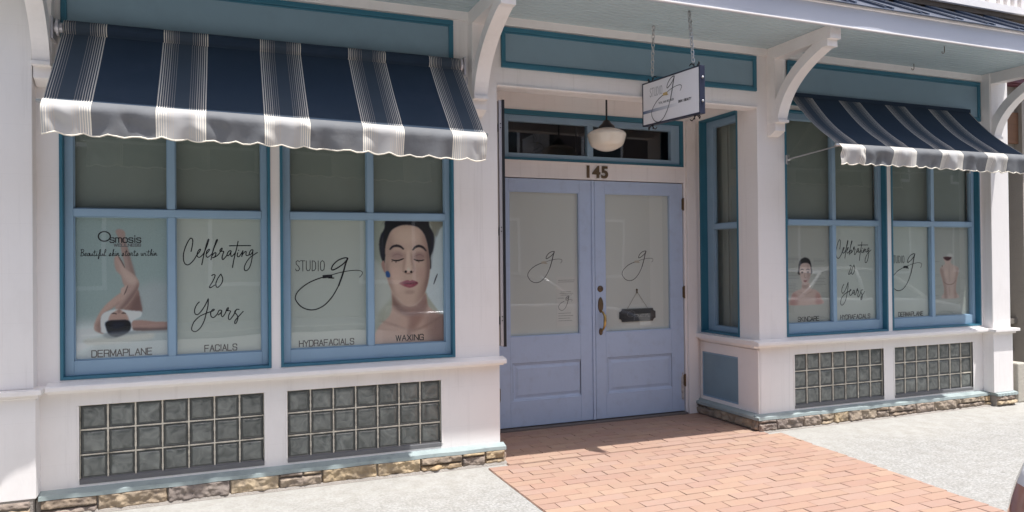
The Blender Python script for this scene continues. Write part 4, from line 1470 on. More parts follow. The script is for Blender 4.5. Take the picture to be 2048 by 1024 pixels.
# screw hooks left in the soffit
for i, (x, yv, lab) in enumerate(((5.86, -.10, 'tiny rusty screw hook in the boards near the wall over the right awning'), (5.62, -.60, 'tiny rusty screw hook in the boards near the outer edge of the canopy'))):
    q = MB()
    q.tube([(x, yv, 3.333), (x, yv, 3.29)] + [(x, yv + .012 - .012 * math.cos(a * .6), 3.29 - .014 * math.sin(a * .6)) for a in range(1, 7)], .003, 6)
    q.build('screw_hook', 'bronze', None, smooth=True, label=lab, cat='hook', group='screw hooks in the soffit', origin=(x, yv, 3.33))

# ------------------------------------------------------------------ pendant lamp
pl_ = thing('pendant_lamp', (2.82, .4, 3.0), 'schoolhouse pendant lamp with cream milk glass shade hanging before the transom', 'lamp')
q = MB()
q.tube([(2.82, .4, 3.0), (2.82, .4, 2.69)], .008, 10)
q.lathe([(0, 2.998), (.06, 2.998), (.055, 2.975), (.02, 2.965)], (2.82, .4, 0), 24)
q.build('rod', 'black', pl_, smooth=True)
q = MB()
q.lathe([(.012, 2.70), (.026, 2.692), (.04, 2.668), (.068, 2.644), (.072, 2.624), (.055, 2.621)], (2.82, .4, 0), 28)
q.build('fitter', 'black', pl_, smooth=True)
q = MB()
prof = smooth_line([(.076, 2.652), (.11, 2.640), (.155, 2.622), (.182, 2.602), (.187, 2.585), (.181, 2.560), (.168, 2.515), (.157, 2.492), (.142, 2.475), (.118, 2.462), (.088, 2.447), (.05, 2.434), (.018, 2.430), (0.0005, 2.430)], 4)
q.lathe([(r * .885, 2.430 + (h - 2.430) * .885) for r, h in prof], (2.82, .4, 0), 48)
q.build('shade', 'milk', pl_, smooth=True)

# ------------------------------------------------------------------ display frame seen edge on at the entry
df = thing('display_frame', (1.70, .2, .856), 'slim black edged metal display frame seen edge on along the entry side wall', 'frame')
q = MB()
q.box(1.668, 1.680, .02, .70, .87, 2.70)
q.build('backing', mat('taupe_backing', (.33, .28, .24), .6, .1, 6), df)
q = MB()
q.box(1.684, 1.709, .012, .72, .858, .90); q.box(1.684, 1.709, .012, .72, 2.66, 2.708)
q.box(1.684, 1.709, .012, .05, .90, 2.66); q.box(1.684, 1.709, .68, .72, .90, 2.66)
q.build('rail', 'alu', df, bevel=.003)
q = MB()
q.box(1.7092, 1.7285, .006, .725, .853, 2.712)
q.build('edge_strip', 'black', df, bevel=.002)
q = MB()
for z in (1.05, 1.72, 2.5):
    q = MB()
    q.tube([(1.697, .0125, z), (1.697, .006, z)], .004, 8); q.tube([(1.697, .0125, z + .03), (1.697, .006, z + .03)], .004, 8)
    q.box(1.6655, 1.684, .02, .03, z - .03, z + .03)
    q.build('bolt', 'black', df)

# ------------------------------------------------------------------ printed posters
class Canvas:
    """paints a printed photograph as an array of colours; it becomes the vertex colours of the sheet"""
    def __init__(s, W, H, sc, bg):
        s.W, s.H, s.k = int(W * sc), int(H * sc), sc
        s.a = np.empty((s.H, s.W, 3)); s.a[:] = np.array(bg, float)
        s.yy, s.xx = np.mgrid[0:s.H, 0:s.W]
    def blur(s, m, r):
        r = max(0, r * s.k)
        if r < .4: return m
        n = int(math.ceil(r * 2)); kx = np.exp(-.5 * (np.arange(-n, n + 1) / r) ** 2); kx /= kx.sum()
        m = np.pad(m, n, mode='edge')
        m = np.apply_along_axis(lambda v: np.convolve(v, kx, 'valid'), 0, m)
        return np.apply_along_axis(lambda v: np.convolve(v, kx, 'valid'), 1, m)
    def mask(s, pts, smooth=True):
        if smooth:
            pp = list(pts) + [pts[0]]
            n = len(pts)
            ext = [pts[-1]] + list(pts) + [pts[0], pts[1]]
            out = []
            for i in range(1, n + 1):
                p0, p1, p2, p3 = ext[i - 1], ext[i], ext[i + 1], ext[i + 2]
                for k in range(6):
                    t = k / 6
                    out.append(tuple(.5 * (2 * p1[d] + (p2[d] - p0[d]) * t + (2 * p0[d] - 5 * p1[d] + 4 * p2[d] - p3[d]) * t * t + (3 * p1[d] - p0[d] - 3 * p2[d] + p3[d]) * t ** 3) for d in (0, 1)))
            pts = out
        X, Yv = s.xx + .5, s.yy + .5
        ins = np.zeros((s.H, s.W), bool)
        n = len(pts)
        for i in range(n):
            x0, y0 = pts[i][0] * s.k, pts[i][1] * s.k
            x1, y1 = pts[(i + 1) % n][0] * s.k, pts[(i + 1) % n][1] * s.k
            if y0 == y1: continue
            c = ((y0 <= Yv) & (Yv < y1)) | ((y1 <= Yv) & (Yv < y0))
            ins ^= c & (X < (x1 - x0) * (Yv - y0) / (y1 - y0) + x0)
        return ins.astype(float)
    def poly(s, pts, col, blur=2, al=1.0, smooth=True, clip=None):
        m = s.blur(s.mask(pts, smooth), blur) * al
        if clip is not None: m = m * clip
        s.a = s.a * (1 - m[..., None]) + np.array(col, float) * m[..., None]
        return m
    def ell(s, cx, cy, rx, ry, col, blur=2, al=1.0, clip=None):
        return s.poly([(cx + rx * math.cos(t * math.pi / 8), cy + ry * math.sin(t * math.pi / 8)) for t in range(16)], col, blur, al, True, clip)
    def line(s, pts, wd, col, blur=1.5, al=1.0):
        pts = smooth_line(pts, 4)
        L, R = [], []
        for i, p in enumerate(pts):
            a, b = pts[max(0, i - 1)], pts[min(len(pts) - 1, i + 1)]
            dx, dy = b[0] - a[0], b[1] - a[1]; l = math.hypot(dx, dy) or 1
            t = i / (len(pts) - 1)
            ww = wd * (.45 + .55 * math.sin(math.pi * min(1, max(0, t))))
            L.append((p[0] - dy / l * ww / 2, p[1] + dx / l * ww / 2)); R.append((p[0] + dy / l * ww / 2, p[1] - dx / l * ww / 2))
        return s.poly(L + R[::-1], col, blur, al, False)

def pic_legs():
    c = Canvas(660, 1010, .32, (112, 131, 131))
    # bright sheet in the lower part
    c.poly([(-40, 760), (200, 730), (700, 740), (700, 1060), (-40, 1060)], (136, 148, 149), 24)
    c.poly([(-40, 790), (180, 780), (160, 860), (60, 950), (-40, 960)], (158, 170, 170), 20)
    c.poly([(60, 860), (250, 850), (520, 830), (520, 880), (200, 900), (80, 900)], (152, 156, 150), 10)
    c.poly([(420, 520), (660, 480), (700, 740), (470, 740)], (124, 136, 138), 30)
    sk, sd, sl = (138, 116, 108), (98, 78, 74), (158, 140, 130)
    # straight leg
    c.poly([(282, 110), (305, 92), (345, 108), (352, 170), (372, 250), (392, 330), (412, 410), (430, 470), (360, 450), (345, 350), (322, 250), (308, 170)], (128, 110, 104), 4)
    c.poly([(345, 170), (395, 330), (420, 420), (395, 430), (365, 300)], (106, 88, 84), 8, .7)
    # thigh behind
    c.poly([(432, 520), (452, 600), (458, 690), (330, 690), (360, 610)], (112, 88, 82), 4)
    c.poly([(440, 560), (458, 690), (370, 690)], (88, 68, 66), 10, .7)
    # bent leg
    m = c.poly([(272, 300), (295, 278), (325, 320), (352, 372), (402, 410), (442, 460), (440, 510), (405, 580), (352, 645), (300, 668), (275, 650), (300, 610), (340, 570), (352, 520), (330, 470), (318, 420), (282, 380)], sk, 4)
    c.poly([(300, 300), (345, 370), (410, 430), (430, 470), (380, 480), (330, 420)], sl, 12, .7, clip=m)
    c.poly([(440, 470), (440, 520), (380, 610), (320, 670), (300, 660), (380, 560), (425, 500)], sd, 9, .8, clip=m)
    c.line([(300, 282), (325, 325), (345, 365)], 9, (70, 58, 58), 2, .8)
    # arm
    m = c.poly([(130, 790), (140, 735), (185, 655), (250, 590), (330, 535), (352, 560), (310, 612), (250, 655), (200, 690), (190, 760), (200, 825), (150, 812)], (146, 122, 112), 4)
    c.poly([(150, 812), (150, 760), (200, 690), (250, 655), (320, 610), (200, 825)], sd, 10, .55, clip=m)
    c.poly([(318, 515), (365, 488), (362, 520), (345, 560), (322, 552)], (150, 128, 118), 3)
    c.line([(366, 490), (352, 530), (338, 558)], 8, (64, 52, 54), 2, .8)
    # head band, face, hair
    c.poly([(182, 700), (235, 668), (300, 660), (400, 672), (460, 680), (455, 715), (405, 745), (398, 812), (365, 820), (200, 824), (178, 790)], (160, 170, 174), 4)
    c.poly([(238, 700), (270, 675), (300, 660), (335, 676), (362, 705), (368, 748), (300, 748), (232, 745)], (142, 116, 106), 5)
    c.line([(250, 690), (268, 686), (288, 692)], 8, (60, 48, 48), 2)
    c.line([(318, 690), (335, 685), (352, 692)], 8, (60, 48, 48), 2)
    c.ell(304, 672, 12, 16, (116, 92, 86), 4, .8)
    c.poly([(212, 745), (290, 733), (372, 742), (386, 790), (360, 828), (290, 852), (238, 840), (214, 795)], (24, 28, 38), 4)
    c.poly([(250, 760), (320, 752), (350, 770), (280, 790)], (52, 54, 62), 10, .5)
    m = c.poly([(398, 745), (470, 742), (560, 755), (670, 765), (670, 812), (540, 818), (430, 815), (398, 800)], (134, 108, 100), 4)
    c.poly([(400, 795), (540, 800), (670, 800), (670, 825), (400, 825)], (78, 62, 60), 7, .8, clip=m)
    c.poly([(200, 826), (400, 815), (670, 818), (660, 832), (380, 840), (240, 862)], (96, 104, 110), 7, .6)
    return c
def pic_face():
    c = Canvas(540, 945, .42, (126, 132, 120))
    def T(pts): return [(x - 25, y - 40) for x, y in pts]
    c.poly(T([(20, 30), (130, 30), (80, 170), (80, 380), (20, 380)]), (118, 128, 118), 8)
    c.poly(T([(20, 370), (110, 430), (180, 600), (60, 760), (20, 980)]), (138, 146, 140), 14)
    c.poly(T([(530, 90), (500, 160), (470, 300), (448, 470), (425, 600), (560, 790), (600, 790), (600, 60)]), (146, 160, 164), 5)
    c.poly(T([(470, 40), (600, 40), (540, 100), (500, 170)]), (104, 106, 96), 5)
    c.line(T([(520, 110), (480, 260), (460, 420)]), 10, (108, 122, 132), 5, .8)
    c.line(T([(512, 455), (498, 490), (482, 535)]), 9, (40, 44, 52), 2)
    # neck and shoulders
    m = c.poly(T([(165, 560), (230, 660), (330, 690), (415, 600), (440, 700), (520, 760), (640, 800), (640, 1020), (40, 1020), (60, 860), (150, 760), (168, 660)]), (146, 124, 112), 5)
    c.poly(T([(160, 600), (200, 650), (250, 700), (310, 718), (370, 690), (420, 610), (432, 680), (400, 740), (310, 770), (220, 740), (165, 680)]), (96, 74, 68), 12, .85, clip=m)
    c.poly(T([(250, 690), (330, 690), (420, 600), (430, 700), (390, 800), (300, 900), (290, 760)]), (112, 86, 78), 16, .8, clip=m)
    c.poly(T([(430, 760), (640, 820), (640, 1020), (480, 1020)]), (106, 84, 78), 30, .8, clip=m)
    c.line(T([(80, 800), (170, 830), (275, 870)]), 14, (116, 96, 90), 7, .6)
    c.line(T([(560, 770), (420, 850), (320, 885)]), 14, (100, 80, 74), 7, .6)
    c.line(T([(300, 840), (290, 900), (300, 985)]), 22, (112, 90, 84), 9, .6)
    # hair
    c.poly(T([(115, 370), (88, 320), (76, 230), (88, 160), (115, 110), (125, 50), (200, 20), (420, 20), (455, 90), (488, 160), (482, 260), (462, 320), (450, 420), (300, 300), (140, 300)]), (27, 30, 38), 4)
    # ear
    c.poly(T([(92, 370), (112, 352), (124, 440), (104, 420)]), (130, 100, 92), 3)
    # face
    m = c.poly(T([(122, 330), (122, 250), (140, 180), (170, 120), (230, 86), (300, 80), (370, 100), (412, 150), (434, 220), (446, 300), (454, 380), (448, 460), (430, 550), (395, 635), (350, 685), (300, 700), (250, 680), (195, 620), (150, 540), (128, 450), (120, 390)]), (152, 130, 116), 4)
    c.poly(T([(400, 120), (470, 240), (470, 480), (420, 620), (340, 710), (380, 560), (415, 420), (405, 260)]), (118, 94, 84), 22, .75, clip=m)
    c.poly(T([(120, 240), (160, 130), (180, 240), (150, 420), (180, 560), (120, 480)]), (128, 108, 98), 16, .6, clip=m)
    c.poly(T([(190, 130), (330, 110), (370, 190), (300, 230), (220, 210)]), (168, 146, 130), 24, .7, clip=m)
    c.ell(*T([(195, 450)])[0], 50, 60, (164, 138, 124), 18, .7, clip=m)
    c.ell(*T([(385, 450)])[0], 34, 54, (140, 112, 102), 16, .6, clip=m)
    # sockets and nose
    c.ell(*T([(210, 312)])[0], 50, 34, (126, 102, 98), 10, .75, clip=m)
    c.ell(*T([(375, 318)])[0], 46, 34, (116, 92, 88), 10, .75, clip=m)
    c.poly(T([(278, 280), (305, 280), (310, 420), (272, 420)]), (172, 150, 134), 12, .7, clip=m)
    c.line(T([(268, 290), (262, 360), (250, 425)]), 16, (122, 98, 90), 7, .6)
    c.line(T([(312, 290), (320, 360), (334, 425)]), 16, (110, 88, 82), 7, .6)
    c.line(T([(248, 428), (272, 446), (292, 450), (314, 446), (336, 428)]), 10, (104, 80, 74), 3, .7)
    c.ell(*T([(271, 434)])[0], 9, 9, (24, 20, 24), 2)
    c.ell(*T([(312, 436)])[0], 9, 9, (24, 20, 24), 2)
    c.line(T([(153, 268), (176, 244), (208, 238), (236, 246), (258, 266)]), 18, (38, 34, 40), 3)
    c.line(T([(324, 272), (346, 248), (374, 240), (404, 252), (428, 280)]), 18, (34, 31, 37), 3)
    c.line(T([(166, 342), (190, 350), (222, 348), (258, 334)]), 11, (30, 26, 30), 2)
    c.line(T([(332, 340), (356, 350), (384, 352), (412, 346)]), 11, (28, 24, 28), 2)
    c.line(T([(170, 318), (210, 300), (250, 318)]), 7, (100, 78, 76), 3, .6)
    c.line(T([(338, 322), (376, 304), (410, 324)]), 7, (96, 74, 72), 3, .6)
    # mouth
    c.poly(T([(220, 522), (262, 504), (288, 500), (302, 506), (316, 500), (340, 506), (364, 522), (338, 546), (300, 556), (262, 546)]), (112, 52, 66), 3)
    c.line(T([(222, 522), (270, 522), (302, 526), (332, 520), (362, 522)]), 6, (60, 24, 34), 2)
    c.ell(*T([(298, 542)])[0], 26, 7, (146, 84, 92), 5, .6)
    c.ell(*T([(300, 590)])[0], 40, 14, (116, 94, 86), 9, .55)
    c.poly(T([(430, 250), (452, 320), (456, 430), (432, 560), (398, 640), (415, 540), (432, 420)]), (92, 72, 68), 10, .7, clip=m)
    c.poly(T([(118, 380), (128, 470), (160, 570), (205, 640), (180, 560), (150, 460), (134, 370)]), (112, 92, 84), 12, .6, clip=m)
    c.poly(T([(180, 470), (230, 480), (250, 540), (215, 590), (180, 545)]), (166, 144, 130), 20, .6, clip=m)
    c.ell(*T([(292, 420)])[0], 15, 12, (182, 162, 148), 6, .7)
    c.line(T([(172, 352), (168, 360)]), 5, (30, 26, 30), 1.5)
    c.line(T([(200, 356), (198, 366)]), 5, (30, 26, 30), 1.5)
    c.line(T([(370, 358), (372, 366)]), 5, (30, 26, 30), 1.5)
    for hx in range(130, 450, 14):
        c.line(T([(hx, 30), (hx + (290 - hx) * -.12, 58), (hx + (290 - hx) * -.25, 86)]), 5, (50, 52, 60), 3, .35)
    for hy in range(0, 5):
        c.line(T([(452 + hy * 7, 110), (470 + hy * 5, 200), (452 + hy * 6, 300)]), 5, (52, 52, 58), 3, .35)
        c.line(T([(118 - hy * 7, 140), (92 + hy * 4, 230), (98 + hy * 3, 330)]), 5, (52, 52, 58), 3, .35)
    c.poly(T([(122, 436), (140, 428), (154, 450), (152, 474), (128, 470)]), (28, 66, 116), 3)
    return c
def tlines(c, rows, col=(92, 98, 96)):
    for x0, x1, y0 in rows: c.poly([(x0, y0), (x1, y0), (x1, y0 + 5), (x0, y0 + 5)], col, 2, .55, False)
def pic_bust():
    c = Canvas(520, 1010, .30, (124, 130, 121))
    r3 = random.Random(2)
    rows = []
    for y0 in list(range(330, 400, 14)) + list(range(440, 560, 15)) + list(range(600, 700, 15)): rows.append((20, 150 + r3.randint(-40, 20), y0))
    for y0 in list(range(350, 420, 14)) + list(range(450, 640, 15)): rows.append((330, 470 + r3.randint(-60, 20), y0))
    for y0 in range(700, 760, 13): rows.append((420, 490, y0))
    tlines(c, rows)
    def T(p): return [(x - 32, y * .96 + 215) for x, y in p]
    m = c.poly(T([(92, 628), (100, 560), (122, 505), (165, 478), (220, 455), (232, 400), (312, 400), (322, 455), (385, 475), (430, 515), (452, 570), (456, 628)]), (150, 124, 112), 4)
    c.poly(T([(92, 640), (100, 540), (140, 500), (180, 560), (170, 640)]), (140, 92, 82), 14, .8, clip=m)
    c.poly(T([(456, 640), (446, 550), (400, 500), (380, 560), (390, 640)]), (140, 92, 82), 14, .8, clip=m)
    c.poly(T([(232, 420), (312, 420), (300, 455), (245, 455)]), (116, 92, 84), 8, .7)
    c.line(T([(190, 490), (240, 510), (265, 520), (290, 510), (350, 490)]), 9, (124, 100, 90), 4, .6)
    c.poly(T([(195, 310), (190, 240), (205, 165), (245, 132), (290, 132), (325, 165), (340, 240), (335, 305)]), (34, 32, 38), 4)
    m = c.poly(T([(205, 310), (205, 230), (225, 195), (268, 185), (308, 195), (328, 230), (328, 310), (310, 375), (285, 412), (266, 420), (245, 410), (222, 375)]), (152, 128, 116), 4)
    c.poly(T([(290, 200), (330, 240), (328, 320), (290, 412)]), (122, 98, 90), 12, .6, clip=m)
    for cx in (232, 298):
        c.line(T([(cx - 22, 262), (cx, 252), (cx + 20, 262)]), 8, (44, 38, 42), 2)
        c.ell(*T([(cx, 284)])[0], 15, 8, (40, 34, 40), 3, .85)
    c.line(T([(262, 290), (258, 330), (268, 345), (280, 335)]), 8, (116, 92, 84), 3, .7)
    c.poly(T([(244, 376), (266, 368), (288, 376), (266, 390)]), (118, 66, 66), 3)
    return c
def pic_back():
    c = Canvas(520, 1010, .30, (120, 128, 121))
    r3 = random.Random(4)
    rows = []
    for y0 in (395, 540, 556, 660, 676, 690, 775, 790, 806): rows.append((30, 120 + r3.randint(-20, 30), y0))
    for y0 in (560, 576, 592, 720, 736, 780, 796): rows.append((410, 480 + r3.randint(-20, 10), y0))
    tlines(c, rows)
    def T(p): return [((x - 246) * 1.18 + 252, y * .93 + 170) for x, y in p]
    c.ell(*T([(255, 175)])[0], 44, 26, (146, 150, 144), 8, .8)
    m = c.poly(T([(180, 195), (268, 195), (262, 260), (300, 290), (352, 315), (356, 370), (335, 460), (322, 560), (325, 620), (350, 688), (158, 688), (178, 620), (178, 560), (160, 460), (135, 370), (140, 320), (175, 290), (196, 262)]), (146, 124, 112), 4)
    c.poly(T([(178, 192), (272, 192), (250, 225), (215, 232)]), (58, 26, 34), 5)
    c.poly(T([(135, 330), (160, 460), (178, 560), (185, 690), (215, 690), (200, 500), (170, 340)]), (112, 86, 78), 14, .7, clip=m)
    c.poly(T([(356, 330), (335, 460), (322, 560), (330, 690), (300, 690), (310, 480), (330, 350)]), (122, 92, 82), 14, .7, clip=m)
    c.line(T([(170, 480), (205, 512), (245, 524), (290, 512), (322, 470)]), 8, (92, 72, 66), 3, .8)
    c.line(T([(246, 280), (244, 400), (246, 500)]), 14, (126, 104, 94), 7, .5)
    c.line(T([(240, 545), (243, 600), (243, 660)]), 14, (120, 98, 88), 7, .5)
    c.ell(*T([(205, 390)])[0], 26, 46, (158, 136, 122), 14, .5, clip=m)
    c.ell(*T([(290, 390)])[0], 26, 46, (158, 136, 122), 14, .5, clip=m)
    c.line(T([(165, 286), (162, 300), (165, 312)]), 7, (60, 48, 46), 2)
    return c

PK = 1.95
def lin(a):
    a = a / 255.0
    return np.where(a <= .04045, a / 12.92, ((a + .055) / 1.055) ** 2.4)
def picture(canvas, x0, x1, z0, z1, y, parent, sat=.8):
    H, W = canvas.H, canvas.W
    q = MB()
    q.grid(lambda u, v: (x0 + (x1 - x0) * u, y, z0 + (z1 - z0) * v), W - 1, H - 1)
    o = q.build('picture', 'picture', parent, normals=False)
    ca_ = o.data.color_attributes.new('Col', 'FLOAT_COLOR', 'POINT')
    L_ = lin(canvas.a[::-1])
    gr = L_.mean(axis=2, keepdims=True)
    rs = np.random.RandomState(5)
    L_ = L_ * (1 + rs.normal(0, .045, L_.shape[:2]))[..., None]
    rgb = (gr + (L_ - gr) * sat) * np.array([2.26, 2.15, 2.14])
    rgb = np.clip(.3 + (rgb - .3) * 1.12, .006, .85).reshape(-1, 3)
    ca_.data.foreach_set('color', np.concatenate([rgb, np.ones((len(rgb), 1))], 1).astype(np.float32).ravel())
    return o

YS, YP = .0905, .0893
def poster(x0, x1, label, canvas=None, sat=.8):
    z0, z1 = .900, 1.806
    t = thing('window_poster', ((x0 + x1) / 2, YS + .001, z0), label, 'poster', 'posters in the shop windows')
    q = MB()
    q.box(x0 - .004, x1 + .004, YS, YS + .002, z0, z1)
    q.build('sheet', 'sheet', t)
    if canvas is not None: picture(canvas, x0 - .002, x1 + .002, .904, 1.802, YP + .0006, t, sat)
    return t
def letter(t, fn_list):
    for f in fn_list:
        q = MB()
        f(q)
        q.build('lettering', ['ink', 'greyink', 'gold'], t, normals=False)
panes = []
for x0, (wn, ed) in zip((W1, W2, W3, W4), wins):
    for a, b in ed: panes.append((x0 + a, x0 + b))
def onw(x0):
    return lambda u, v, l=0.0: (x0 + u, YP - .0004 - l, .908 + v)
CH, CV, CW = .040, .014, .0062
def svc(x0, text, a, b, dv=0.0): return lambda q: caps(q, text, a, b, CV + dv, CH, CW, onw(x0))
def celebrating(x0, k=1.0):
    def f(q):
        for wd, pts in CEL: ribbon(q, [(p[0] * k, p[1]) for p in pts], wd, onw(x0))
    return f
def studio(x0, k=1.0, du=0.0):
    def f(q):
        for wd, pts in STUDIO: ribbon(q, [(p[0] * k + du, p[1]) for p in pts], wd, onw(x0), smooth=False)
        for wd, pts in GLOGO: ribbon(q, [(p[0] * k + du, p[1]) for p in pts], wd * k, onw(x0), lift=.0001)
        for wd, pts in FER: ribbon(q, [(p[0] * k + du, p[1]) for p in pts], wd, onw(x0), lift=.0003)
    return f
def osmosis(x0):
    def f(q):
        pl = onw(x0)
        cx, cz = -.9405 - x0, 1.675 - .908
        ribbon(q, [(cx + .033 * math.cos(t * math.pi / 12), cz + .030 * math.sin(t * math.pi / 12)) for t in range(25)], .0075, pl, smooth=False)
        caps(q, 'smosis', -.910 - x0, -.735 - x0, 1.637 - .908, .047, .0062, pl)
        caps(q, 'WELLNESS', -.887 - x0, -.736 - x0, 1.612 - .908, .0165, .0042, pl, 1)
        cursive(q, 'Beautiful skin starts within', -1.075 - x0, -.643 - x0, 1.552 - .908, .042, .0036, pl)
    return f
(p1, p2, p3, p4, p5, p6, p7, p8) = panes
x0 = p1[0]; t = poster(*p1, 'poster of a woman lying with her legs raised, reading dermaplane', pic_legs())
letter(t, [osmosis(x0), svc(x0, 'DERMAPLANE', -1.013 - x0, -.676 - x0)])
x0 = p2[0]; t = poster(*p2, 'handwritten celebrating 20 years poster above the word facials')
letter(t, [celebrating(-.528), svc(x0, 'FACIALS', -.364 - x0, -.167 - x0)])
x0 = p3[0]; t = poster(*p3, 'large swirling g logo poster above the word hydrafacials')
letter(t, [studio(.165), svc(x0, 'HYDRAFACIALS', .234 - x0, .605 - x0)])
x0 = p4[0]; t = poster(*p4, 'poster of a woman face with closed eyes, reading waxing', pic_face())
letter(t, [svc(x0, 'WAXING', .905 - x0, 1.108 - x0, .006)])
x0 = p5[0]; t = poster(*p5, 'small bare shouldered woman portrait poster above the word skincare', pic_bust(), .55)
letter(t, [svc(x0, 'SKINCARE', 4.595 - x0, 4.841 - x0)])
x0 = p6[0]; t = poster(*p6, 'handwritten celebrating 20 years poster at the right, above hydrafacials')
letter(t, [celebrating(x0, .96), svc(x0, 'HYDRAFACIALS', 5.10 - x0, 5.468 - x0)])
x0 = p7[0]; t = poster(*p7, 'swirling g logo poster above the word dermaplane in the right bay')
letter(t, [studio(x0, .90, -.015), svc(x0, 'DERMAPLANE', 5.837 - x0, 6.168 - x0)])
x0 = p8[0]; t = poster(*p8, 'poster of a bare back seen from behind in the last window', pic_back(), .55)

# ------------------------------------------------------------------ on the doors
def door_film(x0, x1, label, du):
    t = thing('frosted_film', ((x0 + x1) / 2, .886, .82), label, 'window film', 'frosted films on the door glass')
    q = MB()
    q.box(x0 - .004, x1 + .004, .886, .888, .82, 2.122)
    q.build('sheet', 'film', t)
    q = MB()
    pl = lambda u, v, l=0.0: (u, .8852 - l, v)
    k = .338 / .457; kz = .277 / .354
    f = lambda p: ((p[0] - .046) * k + du, (p[1] - .266) * kz + 1.302)
    for wd, pts in GLOGO: ribbon(q, [f(p) for p in pts], wd * .72, pl)
    for wd, pts in FER: ribbon(q, [f(p) for p in pts], wd * .9, pl, 1, lift=.0004)
    q.build('lettering', ['ink', mat('pale_gold_print', (.62, .56, .46), .6, .05)], t, normals=False)
door_film(2.088, 2.780, 'frosted film with a swirling g behind the left door glass', 2.277)
door_film(3.041, 3.758, 'frosted film with a swirling g behind the right door glass, behind the open plaque', 3.24)

def notice(z0, z1, label, logo):
    t = thing('paper_notice', (2.66, .8838, z0), label, 'notice', 'paper notices taped in the left door')
    q = MB()
    q.box(2.555, 2.765, .8838, .8846, z0, z1)
    q.build('sheet', 'paper', t)
    q = MB()
    pl = lambda u, v, l=0.0: (u, .8832 - l, v)
    if logo:
        f = lambda p: ((p[0] - .046) * .30 + 2.575, (p[1] - .266) * .36 + 1.045)
        for wd, pts in GLOGO: ribbon(q, [f(p) for p in pts], wd * .45, pl)
        rows = [(2.57, 2.63, 1.155), (2.575, 2.70, 1.018), (2.575, 2.72, .995), (2.575, 2.69, .972), (2.575, 2.71, .95)]
    else:
        rows = [(2.575, 2.74, 1.318), (2.575, 2.73, 1.302), (2.60, 2.70, 1.212), (2.59, 2.72, 1.197), (2.60, 2.71, 1.182)]
    r5 = random.Random(int(z0 * 100))
    for a, b, z in rows:
        u = a
        while u < b:
            wl = r5.uniform(.008, .026)
            ribbon(q, [(u, z), (min(u + wl, b), z)], .0045, pl, 1, smooth=False)
            u += wl + .006
    q.build('lettering', ['ink', mat('faint_print', (.36, .37, .36), .7, .05)], t, normals=False)
notice(1.165, 1.35, 'upper pale paper notice taped inside the left door glass', False)
notice(.90, 1.158, 'lower paper notice with a small g logo inside the left door glass', True)

t = thing('open_sign', (3.395, .88, .92), 'black plaque chalked open, hung by a string in the right door', 'sign')
q = MB()
x0, x1, z0, z1, nt_ = 3.200, 3.594, .915, 1.036, .028
pts = []
for (cx, cz, a0) in ((x0, z0, 90), (x1, z0, 180), (x1, z1, 270), (x0, z1, 0)):
    for k in range(7):
        a = math.radians(a0 - 90 * k / 6)
        pts.append((cx + nt_ * math.cos(a), cz + nt_ * math.sin(a)))
pts2 = []
for (cx, cz, a0) in ((x0, z0, 90), (x1, z0, 180), (x1, z1, 270), (x0, z1, 360)):
    for k in range(7):
        a = math.radians(a0 - 90 * k / 6) if True else 0
        pts2.append((cx, cz, a))
out = []
for (cx, cz, s, e) in ((x0, z0, 90, 0), (x1, z0, 180, 90), (x1, z1, 270, 180), (x0, z1, 360, 270)):
    for k in range(7):
        a = math.radians(s + (e - s) * k / 6)
        out.append((cx + nt_ * math.cos(a), cz + nt_ * math.sin(a)))
q.prism(out, 'y', .874, .880)
q.build('board', 'slateboard', t, bevel=.001)
q = MB()
pl = lambda u, v, l=0.0: (u, .8735 - l, v)
cursive(q, 'Open', 3.275, 3.53, .955, .062, .0045, pl)
q.build('lettering', 'chalk', t, normals=False)
q = MB()
q.tube([(3.285, .877, 1.034), (3.394, .877, 1.195), (3.51, .877, 1.034)], .0016, 6)
q.tube([(3.394, .8845, 1.215), (3.394, .872, 1.215)], .007, 8)
q.tube([(3.394, .877, 1.21), (3.394, .877, 1.18)], .005, 6)
q.build('string', 'bronze', t)

# ------------------------------------------------------------------ neighbouring shop at the right
nb = thing('neighbour_building', (9.5, .6, 0), 'taupe shopfront with dark window beyond the right hand white post', 'building')
q = MB()
ny = .25
q.box(7.82, 7.98, ny - .06, ny + .3, .0, 3.35)
q.box(8.9, 9.1, ny - .06, ny + .3, 0, 3.35)
q.box(11.6, 16, ny - .06, ny + .3, 0, 3.35)
q.box(7.16, 16, ny + .02, ny + .3, 2.68, 3.35)
q.box(7.16, 16, ny + .3, ny + 6, 3.5, 8)
q.box(7.16, 16, ny + .02, ny + .3, 0.0, .20)
q.build('wall', mat('taupe_stucco', (.34, .31, .27), .85, .1, 6, .3, 60), nb)
q = MB()
q.box(7.16, 16, ny - .10, ny + .02, 3.36, 3.47)
q.box(7.16, 16, ny - .07, ny + .02, 3.345, 3.36)
q.build('cornice', mat('maroon_paint', (.13, .035, .05), .5, .1, 6), nb, bevel=.004)
q = MB()
q.box(7.3, 15, ny - .02, ny + .019, 2.72, 3.06)
q.build('sign_board', mat('brown_stained_board', (.17, .085, .045), .7, .25, 3, .2, 30, stretch=(.3, 1, 8)), nb, bevel=.004)
q = MB()
q.box(7.16, 7.74, ny + .1, ny + .16, 2.27, 2.315); q.box(7.70, 7.76, ny + .1, ny + .16, .80, 2.67); q.box(7.55, 7.58, ny + .1, ny + .15, .8, 2.27)
q.box(7.16, 11.6, ny + .02, ny + .2, .76, .815); q.box(7.16, 11.6, ny + .06, ny + .2, .46, .49)
q.box(8.2, 8.25, ny + .1, ny + .16, .815, 2.67); q.box(7.98, 11.6, ny + .1, ny + .16, 2.27, 2.315)
wf = q.build('window', mat('dark_taupe_frame', (.20, .18, .155), .6, .1, 8), nb, bevel=.003)
q = MB()
